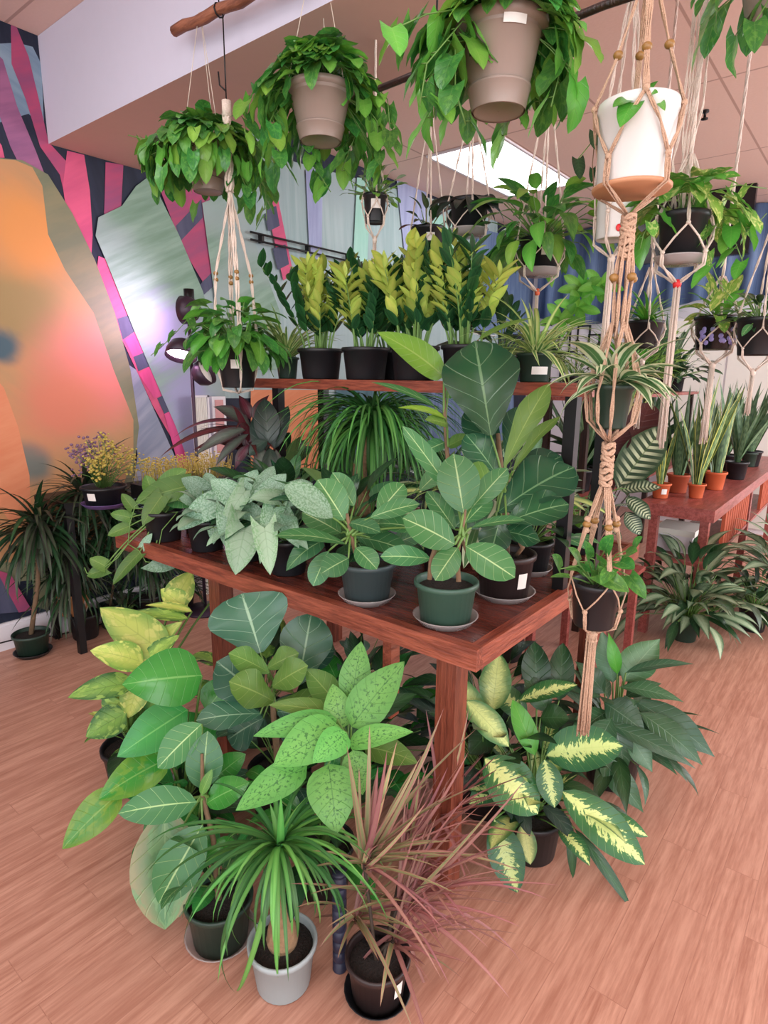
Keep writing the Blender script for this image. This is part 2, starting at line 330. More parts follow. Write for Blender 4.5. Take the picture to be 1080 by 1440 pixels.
LM = dict(
 philo=leafmat('heartleaf_philodendron_leaf', (58, 124, 50), (66, 136, 52), (128, 176, 88), .3, N=5, pat='blotch', pc=(86, 150, 56), hv=.04, rough=.28, tr=.25),
 philob=leafmat('brasil_philodendron_leaf', (120, 186, 62), (104, 170, 56), (160, 200, 100), .3, N=5, hv=.05, rough=.28, tr=.3),
 zzd=leafmat('zz_leaf', (28, 72, 38), (40, 92, 46), (80, 120, 60), .2, N=0, rough=.22, tr=.1),
 zzy=leafmat('zz_new_leaf', (196, 210, 92), (172, 198, 78), (205, 215, 110), .2, N=0, rough=.28, tr=.3),
 fid=leafmat('fiddle_leaf', (58, 104, 78), (48, 94, 72), (150, 184, 150), .75, mw=.05, N=5, K=.8, rough=.33, tr=.12, back=(120, 146, 92), lat=.05),
 fido=leafmat('young_fiddle_leaf', (92, 132, 52), (80, 122, 46), (160, 184, 100), .5, mw=.05, N=6, K=.8, rough=.38, tr=.25, lat=.05),
 fidb=leafmat('dark_fiddle_leaf', (42, 88, 56), (32, 74, 50), (130, 176, 122), .6, mw=.05, N=5, K=.8, rough=.25, tr=.1, lat=.05),
 aud=leafmat('ficus_audrey_leaf', (64, 122, 68), (58, 116, 66), (176, 208, 140), .8, mw=.055, N=6, K=.7, rough=.35, tr=.18, back=(126, 158, 96), lat=.04),
 rubber=leafmat('rubber_leaf', (132, 176, 48), (120, 166, 46), (190, 210, 110), .5, mw=.07, N=9, rough=.3, tr=.35, lat=.05),
 silver=leafmat('satin_pothos_leaf', (120, 158, 128), (92, 140, 98), (70, 120, 70), .35, N=6, pat='silver', pc=(150, 182, 158), rough=.5, tr=.15),
 lilac=leafmat('pale_silver_leaf', (150, 182, 150), (110, 160, 110), (90, 140, 90), .3, N=6, pat='silver', pc=(150, 180, 150), rough=.5, tr=.15),
 spec=leafmat('speckled_dieffenbachia_leaf', (108, 180, 78), (92, 166, 70), (40, 104, 50), .5, mw=.035, N=7, pat='speck', pc=(50, 112, 48), rough=.42, tr=.25, lat=.05),
 cam=leafmat('variegated_dieffenbachia_leaf', (60, 120, 60), (44, 98, 56), (190, 215, 120), .3, mw=.04, N=11, K=.9, pat='centre', pc=(206, 222, 136), rough=.35, tr=.18, lat=.05),
 camg=leafmat('cream_dieffenbachia_leaf', (190, 205, 120), (70, 120, 60), (90, 130, 70), .3, mw=.03, N=12, pat='centre', pc=(206, 218, 130), rough=.4, tr=.18),
 yag=leafmat('lime_aglaonema_leaf', (196, 216, 96), (120, 170, 66), (140, 170, 70), .35, mw=.04, N=6, pat='blotch', pc=(210, 222, 112), rough=.42, tr=.28, back=(150, 170, 80)),
 yag2=leafmat('lime_edged_leaf', (136, 184, 70), (60, 116, 50), (60, 100, 50), .35, mw=.04, N=6, pat='blotch', pc=(160, 200, 84), rough=.42, tr=.25),
 phg=leafmat('glossy_philodendron_leaf', (48, 138, 50), (40, 124, 48), (120, 184, 100), .6, mw=.05, N=8, K=.6, rough=.2, tr=.18, lat=.035),
 phy=leafmat('yellowing_glossy_leaf', (66, 148, 46), (104, 150, 44), (150, 196, 100), .5, mw=.05, N=8, K=.6, rough=.2, tr=.2, pat='blotch', pc=(112, 158, 44), lat=.035),
 faded=leafmat('faded_glossy_leaf', (84, 130, 84), (140, 134, 100), (150, 180, 130), .5, mw=.04, N=7, rough=.35, tr=.15, pat='blotch', pc=(110, 146, 98)),
 spath=leafmat('peace_lily_leaf', (58, 100, 66), (48, 90, 58), (150, 180, 150), .35, mw=.04, N=10, rough=.3, tr=.15, back=(96, 124, 92)),
 spathp=leafmat('pale_veined_leaf', (110, 150, 118), (70, 114, 74), (150, 184, 150), .5, mw=.04, N=9, K=.7, rough=.4, tr=.15),
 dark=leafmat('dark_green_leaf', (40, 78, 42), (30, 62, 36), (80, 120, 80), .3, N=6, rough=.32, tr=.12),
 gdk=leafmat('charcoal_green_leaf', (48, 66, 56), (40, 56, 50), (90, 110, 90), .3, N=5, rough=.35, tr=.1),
 grass=leafmat('ponytail_leaf', (104, 176, 78), (82, 154, 64), (120, 180, 90), .3, mw=.2, N=0, rough=.4, tr=.25, hv=.03),
 grassd=leafmat('dark_ponytail_leaf', (62, 122, 54), (52, 106, 48), (110, 150, 90), .3, mw=.2, N=0, rough=.4, tr=.2),
 spider=leafmat('spider_plant_leaf', (200, 214, 130), (112, 160, 72), (210, 220, 150), .2, mw=.3, N=0, rough=.4, tr=.25),
 spiderw=leafmat('white_edged_spider_leaf', (84, 140, 60), (214, 220, 160), (110, 160, 80), .2, mw=.2, N=0, pat='stripe', pc=(206, 218, 150), rough=.4, tr=.25),
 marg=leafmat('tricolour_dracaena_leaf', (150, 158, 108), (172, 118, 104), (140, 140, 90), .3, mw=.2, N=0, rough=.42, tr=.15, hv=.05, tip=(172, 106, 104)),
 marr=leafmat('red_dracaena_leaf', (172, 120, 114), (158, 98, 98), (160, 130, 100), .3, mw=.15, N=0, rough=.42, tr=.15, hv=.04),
 mdk=leafmat('dark_dracaena_leaf', (62, 80, 54), (66, 62, 56), (80, 90, 70), .2, mw=.2, N=0, rough=.4, tr=.1),  # dark green-brown blades, the plant's own colour
 ti=leafmat('maroon_ti_leaf', (88, 28, 40), (56, 32, 36), (120, 60, 60), .3, mw=.05, N=0, rough=.35, tr=.12, hv=.04, back=(96, 40, 48)),
 tig=leafmat('dusky_ti_leaf', (84, 96, 84), (70, 50, 54), (120, 110, 100), .3, mw=.05, N=8, rough=.4, tr=.12),
 snake=leafmat('snake_plant_leaf', (120, 150, 92), (60, 96, 58), (120, 140, 90), 0, N=0, pat='bands', pc=(206, 208, 96), rough=.4, tr=.08),
 snaked=leafmat('green_snake_leaf', (96, 128, 92), (50, 84, 58), (120, 140, 90), 0, N=0, pat='bands', pc=(96, 128, 84), rough=.4, tr=.08),
 drw=leafmat('striped_dracaena_leaf', (70, 120, 66), (60, 108, 60), (200, 214, 170), .3, mw=.06, N=0, pat='stripe', pc=(206, 216, 176), rough=.4, tr=.18),
 cala=leafmat('calathea_leaf', (196, 210, 170), (52, 84, 54), (80, 110, 60), .6, mw=.05, N=11, K=.6, pat='calathea', pc=(46, 74, 52), back=(74, 26, 30), rough=.4, tr=.08, lat=.02),
 maroon=leafmat('maroon_leaf', (70, 26, 28), (56, 22, 26), (90, 40, 40), .4, N=9, back=(70, 26, 28), rough=.4, tr=.08),
 marble=leafmat('marble_pothos_leaf', (120, 176, 60), (96, 156, 52), (170, 200, 120), .25, N=5, pat='blotch', pc=(196, 212, 120), rough=.32, tr=.25, hv=.05),
 agl=leafmat('silver_aglaonema_leaf', (158, 178, 142), (58, 94, 58), (90, 120, 80), .3, mw=.05, N=9, pat='centre', pc=(160, 182, 146), rough=.38, tr=.15),
 bright=leafmat('bright_green_leaf', (96, 176, 50), (84, 160, 44), (150, 200, 90), .3, N=6, rough=.32, tr=.3),
 sedum=plain('stonecrop_sprig', (186, 166, 78), .6, var=.35, scale=40), purplef=plain('purple_blossom', (124, 92, 116), .7, var=.3, scale=60), yelf=plain('yellow_blossom', (226, 170, 40), .6),
)
# ---------------------------------------------------------------- the room
WY = 3.42; CH = 3.0
def struct(name, mb, mats, org=None):
    o = mb.build(name, mats, None, org); o['kind'] = 'structure'; return o
b = MB(); b.box((-3.5, -4.5, -.05), (7.0, WY, 0)); struct('floor', b, MT['floor'])
b = MB(); b.box((-3.5, -4.5, CH), (7.0, WY, CH+.05)); struct('ceiling', b, MT['ceil'])
b = MB(); b.box((7.0, -4.5, -.05), (7.1, WY+.1, CH+.05)); struct('wall_back', b, MT['white'])
b = MB(); b.box((-3.5, WY-.02, 0), (7.0, WY-.0005, .13)); b.box((-3.5, WY-.014, .13), (7.0, WY-.0005, .145)); struct('baseboard_left', b, MT['white'])
# dropped soffit crossing the room to the mural wall
b = MB()
_a = [V(1.57, WY, 0), V(1.57, -4.5, 0), V(2.09, -4.5, 0), V(2.09, WY, 0)]
k = len(b.v); b.v += [V(p.x, p.y, 2.53) for p in _a] + [V(p.x, p.y, 2.999) for p in _a]
b.face((k, k+3, k+2, k+1), None, 1, .5, True)
for i in range(4): j = (i+1) % 4; b.face((k+i, k+j, k+4+j, k+4+i), None, 0, .5, True)
struct('trim_1', b, [MT['beam'], MT['beamb']])
# mural on the left wall: flat painted shapes, each a thin coat over the last
PT = dict(
 navy=paint('mural_navy', (26, 32, 52), (36, 44, 66), ang=.3), steel=paint('mural_steel', (104, 132, 158), (132, 156, 176), ang=1.2),
 mag=paint('mural_magenta', (190, 62, 104), (150, 66, 110), ang=-1.1), pur=paint('mural_purple', (136, 78, 122), (168, 92, 136), ang=-1.1),
 pink=paint('mural_pink', (226, 78, 120), (200, 66, 110), ang=-1), hot=paint('mural_hot_pink', (232, 68, 136), (214, 60, 124)), slate=paint('mural_slate', (66, 68, 98), (82, 84, 112)),
 sage=paint('mural_sage', (112, 148, 122), (138, 170, 150), (150, 168, 165), ang=-1.1, sx=2.4, sy=.2, blobs=[(YP(x, y, WY).x, YP(x, y, WY).z, r_, (158, 156, 190)) for x, y, r_ in ((245, 470, .30), (270, 560, .34), (285, 640, .34))]), grey=paint('mural_grey', (126, 134, 156), (150, 154, 172), ang=-.9, sx=2.4),  # lavender blobs in sage: the mural's own fade, with lamp glow painted in
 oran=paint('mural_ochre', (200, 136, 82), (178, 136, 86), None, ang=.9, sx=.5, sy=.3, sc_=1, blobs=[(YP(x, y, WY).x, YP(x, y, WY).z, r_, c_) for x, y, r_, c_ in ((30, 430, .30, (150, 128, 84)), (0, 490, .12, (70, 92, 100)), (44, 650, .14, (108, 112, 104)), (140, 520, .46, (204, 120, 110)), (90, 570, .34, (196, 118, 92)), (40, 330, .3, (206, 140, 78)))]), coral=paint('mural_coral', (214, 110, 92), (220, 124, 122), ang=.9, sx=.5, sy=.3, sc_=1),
 olive=paint('mural_olive', (112, 118, 88), (134, 128, 90), ang=-1.1, sx=1), tang=paint('mural_tangerine', (218, 122, 76), (226, 140, 92), ang=-1.2),
 teal=paint('mural_teal', (140, 166, 166), (164, 184, 184), (150, 170, 172), ang=.05, sx=2.6, sy=.1), mint=paint('mural_mint', (140, 196, 176), (158, 206, 190), ang=0),
 lav=paint('mural_lavender', (140, 146, 188), (160, 168, 204), ang=0, sx=2.4), deep=paint('mural_teal_dark', (60, 96, 108), (86, 124, 136), ang=0), bl=paint('mural_blue', (84, 108, 150), (110, 134, 172), ang=0, sx=3))
def blob(cx, cy, rx, ry, n=22, sk=0):
    return [(cx+rx*math.cos(2*PI*i/n)+sk*math.sin(2*PI*i/n), cy+ry*math.sin(2*PI*i/n)) for i in range(n)]
MUR = [
 ('steel', [(-10, 62), (24, 60), (46, 66), (58, 90), (62, 180), (40, 160), (0, 172), (-10, 172)]),
 ('teal', [(262, 232), (330, 205), (640, 262), (700, 300), (700, 560), (520, 560), (300, 560), (285, 400)]),
 ('pur', [(-10, 70), (4, 84), (24, 150), (50, 212), (74, 275), (60, 262), (30, 238), (14, 205), (0, 165), (-10, 150)]),
 ('mag', [(12, 8), (22, 28), (40, 80), (52, 130), (68, 200), (92, 226), (108, 290), (114, 330), (96, 300), (84, 246), (56, 206), (36, 140), (16, 90)]),
 ('pink', [(94, 212), (118, 218), (126, 268), (130, 330), (126, 392), (112, 366), (96, 320), (88, 262)]),
 ('mag', [(148, 228), (173, 232), (170, 290), (160, 330), (146, 300)]),
 ('pink', [(-8, 190), (2, 205), (6, 222), (-8, 222)]),
 ('pink', [(138, 360), (152, 366), (196, 470), (232, 556), (252, 610), (244, 622), (214, 570), (176, 488), (148, 432), (134, 392)]),
 ('slate', [(164, 448), (184, 442), (192, 464), (172, 478)]), ('slate', [(186, 500), (205, 495), (210, 515), (194, 522)]),
 ('hot', [(174, 478), (192, 468), (206, 494), (186, 502)]), ('hot', [(194, 526), (210, 515), (226, 556), (216, 560)]),
 ('slate', [(220, 560), (228, 556), (238, 578), (230, 582)]), ('hot', [(230, 582), (238, 578), (262, 640), (272, 676), (262, 690), (246, 640)]),
 ('mag', [(222, 262), (270, 236), (288, 250), (302, 320), (316, 350), (292, 410), (256, 350)]),
 ('slate', [(246, 318), (282, 280), (284, 306), (252, 340)]), ('slate', [(276, 404), (302, 378), (306, 396), (284, 416)]),
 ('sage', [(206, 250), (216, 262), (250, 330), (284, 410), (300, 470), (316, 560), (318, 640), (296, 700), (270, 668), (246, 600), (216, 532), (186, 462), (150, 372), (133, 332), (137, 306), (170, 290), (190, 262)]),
 ('grey', [(178, 512), (190, 520), (226, 600), (266, 690), (262, 720), (180, 720), (192, 640)]),
 ('olive', [(-10, 222), (30, 226), (66, 246), (100, 300), (132, 366), (160, 440), (182, 520), (194, 600), (188, 650), (180, 760), (100, 810), (-10, 820)]),
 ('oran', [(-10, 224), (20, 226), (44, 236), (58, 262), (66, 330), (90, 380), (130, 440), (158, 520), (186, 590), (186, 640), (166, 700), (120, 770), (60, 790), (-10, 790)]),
 ('tang', [(-10, 530), (4, 545), (24, 600), (40, 668), (42, 730), (10, 730), (-10, 700)]),
 ('lav', [(428, 240), (452, 236), (450, 420), (436, 420)]), ('lav', [(556, 250), (598, 262), (606, 420), (574, 420)]), ('mint', [(500, 250), (520, 252), (512, 420), (492, 420)]),
 ('mint', [(606, 300), (648, 312), (652, 420), (606, 420)]), ('bl', [(668, 320), (760, 345), (760, 470), (668, 470)]),
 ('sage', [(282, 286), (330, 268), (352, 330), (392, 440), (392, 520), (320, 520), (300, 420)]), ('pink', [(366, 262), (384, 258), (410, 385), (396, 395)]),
 ('slate', [(369, 296), (386, 290), (391, 318), (375, 326)]), ('slate', [(381, 350), (399, 344), (404, 372), (388, 380)]), ('teal', [(330, 180), (372, 190), (372, 300), (352, 310)]),
 ('hot', [(434, 590), (460, 590), (458, 625), (436, 628)]), ('tang', [(350, 548), (456, 548), (452, 660), (350, 660)]), ('deep', [(470, 545), (600, 545), (600, 640), (470, 640)]), ('bl', [(600, 545), (720, 545), (720, 640), (600, 640)]),
 ('slate', [(-10, 800), (14, 812), (40, 858), (-10, 862)]), ('mag', [(-8, 800), (12, 806), (42, 856), (24, 860)]), ('olive', [(44, 730), (60, 740), (66, 858), (44, 850)]),
]
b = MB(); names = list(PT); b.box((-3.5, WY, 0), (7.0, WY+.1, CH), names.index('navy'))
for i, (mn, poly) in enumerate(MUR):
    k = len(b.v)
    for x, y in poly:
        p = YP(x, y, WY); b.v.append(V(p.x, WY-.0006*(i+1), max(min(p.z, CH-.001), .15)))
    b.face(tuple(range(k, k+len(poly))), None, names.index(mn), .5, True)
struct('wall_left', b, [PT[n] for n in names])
# ceiling light panels (recessed troffers)
def ceiling_light(x0, x1, y0, y1, label):
    t = thing('ceiling_light', label, 'ceiling light', ((x0+x1)/2, (y0+y1)/2, CH), 'recessed ceiling panels')
    f = MB()
    for lo, hi in (((x0, y0), (x1, y0+.02)), ((x0, y1-.02), (x1, y1)), ((x0, y0+.02), (x0+.02, y1-.02)), ((x1-.02, y0+.02), (x1, y1-.02))):
        f.box((*lo, CH-.012), (*hi, CH))
    f.build('frame', MT['white'], t); d = MB(); d.box((x0+.02, y0+.02, CH-.008), (x1-.02, y1-.02, CH-.001)); d.build('diffuser', MT['panel'], t)
ceiling_light(4.04, 5.32, 2.25, 2.88, 'large white ceiling light panel above the hanging plants')
for x, y, l in ((-.6, .2, 'ceiling light panel over the front of the shop'), (3.5, -2.0, 'ceiling light panel over the right aisle'), (-.4, 1.9, 'ceiling light panel beside the mural wall')):
    ceiling_light(x, x+1.22, y, y+.6, l)
s = thing('sprinkler', 'small dark sprinkler head under the beige ceiling tiles at right', 'sprinkler', Z(992, 155, CH))
p = Z(992, 155, CH); q = MB(); q.lathe([(.004, 0), (.022, -.003), (.022, -.012), (.008, -.014), (.008, -.04), (.02, -.045), (.02, -.05), (.001, -.052)], p, 16); q.build('body', MT['iron'], s)

# ---------------------------------------------------------------- rails
def rail(name, label, a, b_, r, mat, wires):
    a = Vector(a); b_ = Vector(b_); t = thing(name, label, 'hanging pole', a)
    q = MB(); n = 12; d = b_-a
    q.tube([a+d*(i/n)+V(0, 0, .004*math.sin(i*1.9)) for i in range(n+1)], [r*(1+.06*math.sin(i*2.3)) for i in range(n+1)], 10); q.build('pole', mat, t)
    for f in wires:
        p = a+d*f; w_ = MB(); top = CH if not (1.57 < p.x < 2.09) else 2.53
        w_.tube([V(p.x, p.y, top), V(p.x, p.y, p.z+r)], .0025, 5); w_.tube([p+V(0, (r+.003)*math.cos(x*PI/4), (r+.003)*math.sin(x*PI/4)) for x in range(9)] if abs(d.x) > abs(d.y) else [p+V((r+.003)*math.cos(x*PI/4), 0, (r+.003)*math.sin(x*PI/4)) for x in range(9)], .003, 5)
        w_.build('suspension_cord', MT['iron'], t)
RA = XP(245, 44, 1.50); rail('branch_pole', 'thick brown wooden branch pole hanging below the white soffit', RA, XP(350, -5, 1.50)+(XP(350, -5, 1.50)-RA)*.8, .018, MT['pole'], (.35, .75))
RB0 = XP(538, 123, 1.36); rail('hanging_rail', 'thin dark brown rod holding the plant hangers in a row', V(1.36, RB0.y+.01, RB0.z), V(1.36, -.6, RB0.z), .008, MT['darkleg'], (.1, .5, .95))
RBZ = RB0.z
# ---------------------------------------------------------------- tables
TZ, TX0, TX1, TY0, TY1 = .80, 1.165, 2.38, .655, 2.30
t = thing('display_table', 'red-stained wooden display table crowded with potted plants', 'table', (TX0, TY0, 0))
q = MB(); n = 9
for i in range(n):
    x0 = TX0+.03+(TX1-TX0-.06)*i/n; q.box((x0+.001, TY0+.03, TZ-.028), (x0+(TX1-TX0-.06)/n-.001, TY1-.03, TZ-.004))
q.build('tabletop', MT['top'], t)
for lo, hi, mt in (((TX0, TY0, TZ-.055), (TX0+.03, TY1, TZ), 'table'), ((TX1-.03, TY0, TZ-.055), (TX1, TY1, TZ), 'table'), ((TX0+.03, TY0, TZ-.055), (TX1-.03, TY0+.03, TZ), 'tablex'), ((TX0+.03, TY1-.03, TZ-.055), (TX1-.03, TY1, TZ), 'tablex')):
    q = MB(); q.box(lo, hi); q.build('edge_board', MT[mt], t)
for x, y in ((TX0+.075, TY0+.10), (TX0+.06, 1.72), (TX1-.12, TY0+.10), (TX1-.12, TY1-.15)):
    q = MB(); q.box((x, y, 0), (x+.06, y+.06, TZ-.056)); q.build('leg', MT['legw'], t)
q = MB(); q.bar((TX0+.09, 1.0, TZ-.085), (TX1-.09, 1.0, TZ-.085), .045, .05); q.bar((TX0+.12, 1.0, TZ-.10), (TX0+.12, 1.0, .45), .03, .04, up=(1, 0, 0)); q.build('crossbar', MT['tablex'], t)
# raised tier on black posts above the table
SX0, SX1, SY0, SY1, SZ = 1.66, 2.02, .62, 2.02, 1.405
t = thing('raised_shelf', 'long reddish wooden shelf on black posts above the table', 'shelf', (SX0, SY0, TZ))
q = MB(); q.box((SX0+.025, SY0, SZ-.024), (SX0+.17, SY1, SZ)); q.box((SX0+.175, SY0, SZ-.024), (SX1, SY1, SZ)); q.build('board', MT['top'], t)
q = MB(); q.box((SX0, SY0, SZ-.036), (SX0+.024, SY1, SZ+.001)); q.build('front_rail', MT['table'], t)
for x, y in ((SX0+.03, SY0+.05), (SX0+.03, SY1-.11), (SX1-.07, SY0+.05), (SX1-.07, SY1-.11)):
    q = MB(); q.box((x, y, TZ-.003), (x+.035, y+.035, SZ-.0245)); q.build('post', MT['iron'], t)
# bench at right
BX0, BX1, BY0, BY1, BH = 3.46, 6.3, .60, .98, .76
t = thing('display_bench', 'long rosy wooden bench with terracotta pots standing on it', 'bench', (BX0, BY0, 0))
q = MB(); q.box((BX0, BY0, BH-.025), (BX1, BY1, BH)); q.build('top', MT['bench'], t)
q = MB(); q.box((BX0, BY0, BH-.065), (BX0+.02, BY1, BH-.0255)); q.box((BX0+.021, BY0, BH-.065), (BX1, BY0+.02, BH-.0255)); q.build('apron', MT['bench'], t)
for x, y in ((BX0+.03, BY1-.10), (BX0+.16, BY0+.05), (BX0+1.4, BY0+.03), (BX1-.1, BY0+.03), (BX1-.1, BY1-.07)):
    q = MB(); q.box((x, y, 0), (x+.045, y+.045, BH-.066)); q.build('leg', MT['bench'], t)
for x0, x1 in ((BX0+.1, BX0+1.35), (BX0+1.5, BX1-.15)):
    q = MB(); q.box((x0, BY0+.03, .42), (x1, BY1-.03, .44)); q.build('lower_shelf', MT['bench'], t)
    q = MB(); kk = 0; x = x0+.45
    while x < x1: q.box((x, BY0+.035, .441), (x+.055, BY0+.055, BH-.066)); x += .075
    q.build('slat_panel', MT['terrad'], t)
t = thing('storage_box', 'white lidded box on the lower shelf of the rosy bench', 'box', (BX0+.3, BY0+.2, .441)); q = MB()
q.box((BX0+.26, BY0+.14, .441), (BX0+.5, BY0+.34, .54)); q.build('body', MT['white'], t); q = MB(); q.box((BX0+.25, BY0+.13, .5405), (BX0+.51, BY0+.35, .575)); q.build('lid', MT['cream'], t)
# ---------------------------------------------------------------- pots
def potp(root, c, rt, rb, h, mat, soil=True, lip=.012, saucer=None, name='pot', tagp=None, n=28, foot=0):
    q = MB(); ll = max(.008, h*.13)
    z0 = c.z+(.004 if saucer else 0)
    prof = [(.001, z0-c.z+.002), (rb*.92, z0-c.z+.002), (rb*.96, 0+z0-c.z), (rb, .004), (rb+(rt-rb)*.82, h-ll), (rt+lip*.35, h-ll+.002), (rt+lip*.4, h-.003), (rt+lip*.2, h), (rt-.001, h), (rt-.004, h-.006), (rt-.006, h-ll-.004), (rb*.9, h*.5)]
    q.lathe(prof, c, n); q.build(name, mat, root)
    if soil:
        q = MB(); rs = rt-.0065; q.lathe([(rs, h-ll-.004), (rs*.75, h-ll+.002), (rs*.4, h-ll+.005), (.001, h-ll+.007)], c, 20); q.build('soil', MT['soil'], root)
    if saucer:
        q = MB(); q.lathe([(.001, 0), (rb*1.05, 0), (rb*1.28, .018), (rb*1.34, .022), (rb*1.26, .021), (rb*1.04, .003), (.001, .0029)], c, 26); q.build('saucer', saucer, root)
    if tagp:       # (azimuth toward, height fraction, width, height)
        az, hf, w_, hh = tagp; q = MB(); rows = []
        for zz in (0, 1):
            row = []
            for i in range(5):
                zc = h*hf+hh*(zz-.5); R = rb+(rt-rb)*zc/h+.0022; a = az+(i/4-.5)*w_/R
                row.append(c+V(R*math.cos(a), R*math.sin(a), zc))
            rows.append(row)
        q.grid(rows, [0, .25, .5, .75, 1], [0, 1]); q.build('price_tag', MT['tagw'], root)
    return c+V(0, 0, h-ll)
CAZ = math.atan2(-.63, -.78)     # azimuth from the plants to the viewer's side of the room
def camn(p, f):                  # leaf normal hint: part up, part towards the open side of the room
    return (V(0, 0, 1)*(1-f) + (CAM-Vector(p)).normalized()*f).normalized()
def curve(a, b_, up=.05, n=6, sag=None):
    a = Vector(a); b_ = Vector(b_); mpt = (a+b_)/2 + V(0, 0, up)
    if sag: mpt += Vector(sag)
    return [a*(1-i/n)**2 + mpt*2*(i/n)*(1-i/n) + b_*(i/n)**2 for i in range(n+1)]
def hero(root, mats, crown, t0, leaves, prof, stem='stem', droop=.5, pet=.0028, face=.55, wave=0, fold=.16, name='foliage', stalks=True, nL=11, k=3):
    """leaves: (base px, base py, tip px, tip py, width px, depth offset base, depth offset tip, material index, face)"""
    q = MB(); s = MB(); crown = Vector(crown)
    for L in leaves:
        bx, by, tx, ty, W = L[:5]; d0 = L[5] if len(L) > 5 else 0; d1 = L[6] if len(L) > 6 else d0-.04; mi = L[7] if len(L) > 7 else 0; fc = L[8] if len(L) > 8 else face
        B = D(bx, by, t0+d0); T = D(tx, ty, t0+d1); nr = camn(B, fc); 
        if abs((T-B).normalized().dot(nr)) > .9: nr = camn(B, .9 if fc < .5 else .1)
        q.leafto(B, T, W*(t0+d0)/F*1.08, nr, prof, droop*rnd(.7, 1.2), mi=mi, wave=wave, fold=fold, nL=nL, k=k)
        if stalks:
            cr_ = crown+V(rnd(-.012, .012), rnd(-.012, .012), 0); s.tube(curve(cr_, B, .25*(B-cr_).length*.5), [pet*1.5, pet*1.3, pet*1.2, pet*1.1, pet, pet, pet*.8], 6)
    q.build(name, [LM[x] for x in mats], root)
    if stalks: s.build('stem', MT[stem], root)
def bush(q, s, crown, n, L, asp, elev, prof, az=(0, 2*PI), stalk=(.05, .1), droop=.8, mi=(0,), pet=.002, wave=0, fold=.16, spread=.01, k=2, nL=8, twist=0, side=0, dip=.12, roll=.45):
    crown = Vector(crown)
    for i in range(n):
        a = az[0]+(az[1]-az[0])*((i*.618034+rnd(-.06, .06)) % 1); e = rnd(*elev); st = rnd(*stalk); LL = rnd(*L)
        dr = V(math.cos(a)*math.cos(e), math.sin(a)*math.cos(e), math.sin(e)); c0 = crown+V(math.cos(a), math.sin(a), 0)*rnd(0, spread)+V(0, 0, rnd(0, spread*.5))
        bs = c0+dr*st
        d2 = (dr+V(0, 0, -dip)).normalized() if st > .02 else dr
        up = V(0, 0, 1) if abs(dr.z) < .9 else V(-math.cos(a), -math.sin(a), .3)
        up = Matrix.Rotation(rnd(-roll, roll), 3, d2) @ up
        q.leaf(bs, d2, up, LL, LL*asp*rnd(.85, 1.15), prof, droop*rnd(.6, 1.3), fold, wave, nL, k, random.choice(mi), twist*rnd(-1, 1), side=side*rnd(-1, 1))
        if s is not None and st > .004: s.tube([c0, c0+dr*st*.5+V(0, 0, st*.04), bs], [pet*1.3, pet, pet*.8], 5)
def cascade(q, s, c, R, H, n, L, asp, hang, prof='heart', mi=(0,), low=1.0, azf=None, front=.42):
    """mound of vine leaves that spills over the rim"""
    c = Vector(c)
    for i in range(n):
        a = 2*PI*((i*.618034) % 1)+rnd(-.2, .2); rho = math.sqrt(rnd(.02, 1)); LL = rnd(*L)
        fr = math.cos(a-math.atan2(-c.y, -c.x))
        if fr > .2: rho *= 1-front*min(1, (fr-.2)*1.6)
        over = max(0, rho-.55)/.45; hg = over*rnd(0, 1)**1.3*hang*(azf(a) if azf else 1)
        rr = R*min(rho, .8+.2*rnd(.4, 1)) if hg > .04 else R*rho
        p = c+V(math.cos(a)*rr, math.sin(a)*rr, H*(1-rho**2)*rnd(.5, 1)-hg)
        o = V(math.cos(a+rnd(-.7, .7)), math.sin(a+rnd(-.7, .7)), 0); dn = .25+over*.9+(.9 if hg > .03 else 0)
        d = (o*(1 if hg < .03 else .45)+V(0, 0, -dn*rnd(.5, 1.1)+(.5 if rho < .4 else 0))).normalized()
        nr = (o*.75+V(0, 0, .7)).normalized()
        q.leaf(p, d, nr, LL, LL*asp, prof, rnd(.2, .9), .2, .12, 7, 2, random.choice(mi), rnd(-.4, .4))
        if s is not None and i % 2 == 0: s.tube(curve(c+V(math.cos(a), math.sin(a), 0)*rr*.35, p, .02, 4), .0013, 4)
def vine(q, s, pts, L, asp, mi=(0,), step=.035, prof='heart', r=.0016):
    pts = [Vector(p) for p in pts]; s.tube(pts, r, 5)
    acc = 0
    for i in range(1, len(pts)):
        seg = pts[i]-pts[i-1]; ln = seg.length; x = step-acc
        while x < ln:
            p = pts[i-1]+seg*(x/ln); a = rnd(0, 2*PI); o = V(math.cos(a), math.sin(a), 0)
            LL = rnd(*L); bs = p+o*.012; s.tube([p, bs], r*.8, 4)
            q.leaf(bs, (o*.6+V(0, 0, -.7)).normalized(), (o*.7+V(0, 0, .6)+(CAM-p).normalized()*.4).normalized(), LL, LL*asp, prof, rnd(.1, .5), .2, .1, 7, 2, random.choice(mi)); x += step
        acc = (acc+ln) % step
def uniq(q, s, root, mats, stem='stem'):
    if q.f: q.build('foliage', [LM[x] for x in mats], root)
    if s and s.f: s.build('stem', MT[stem], root)
# ================================================================ plants standing on the main table
def plant(name, label, c, potmat, rt, rb, h, group=None, cat='potted plant', **kw):
    t = thing(name, label, cat, c, group); top = potp(t, Vector(c), rt, rb, h, MT[potmat], **kw); return t, top
TT = TZ-.0035
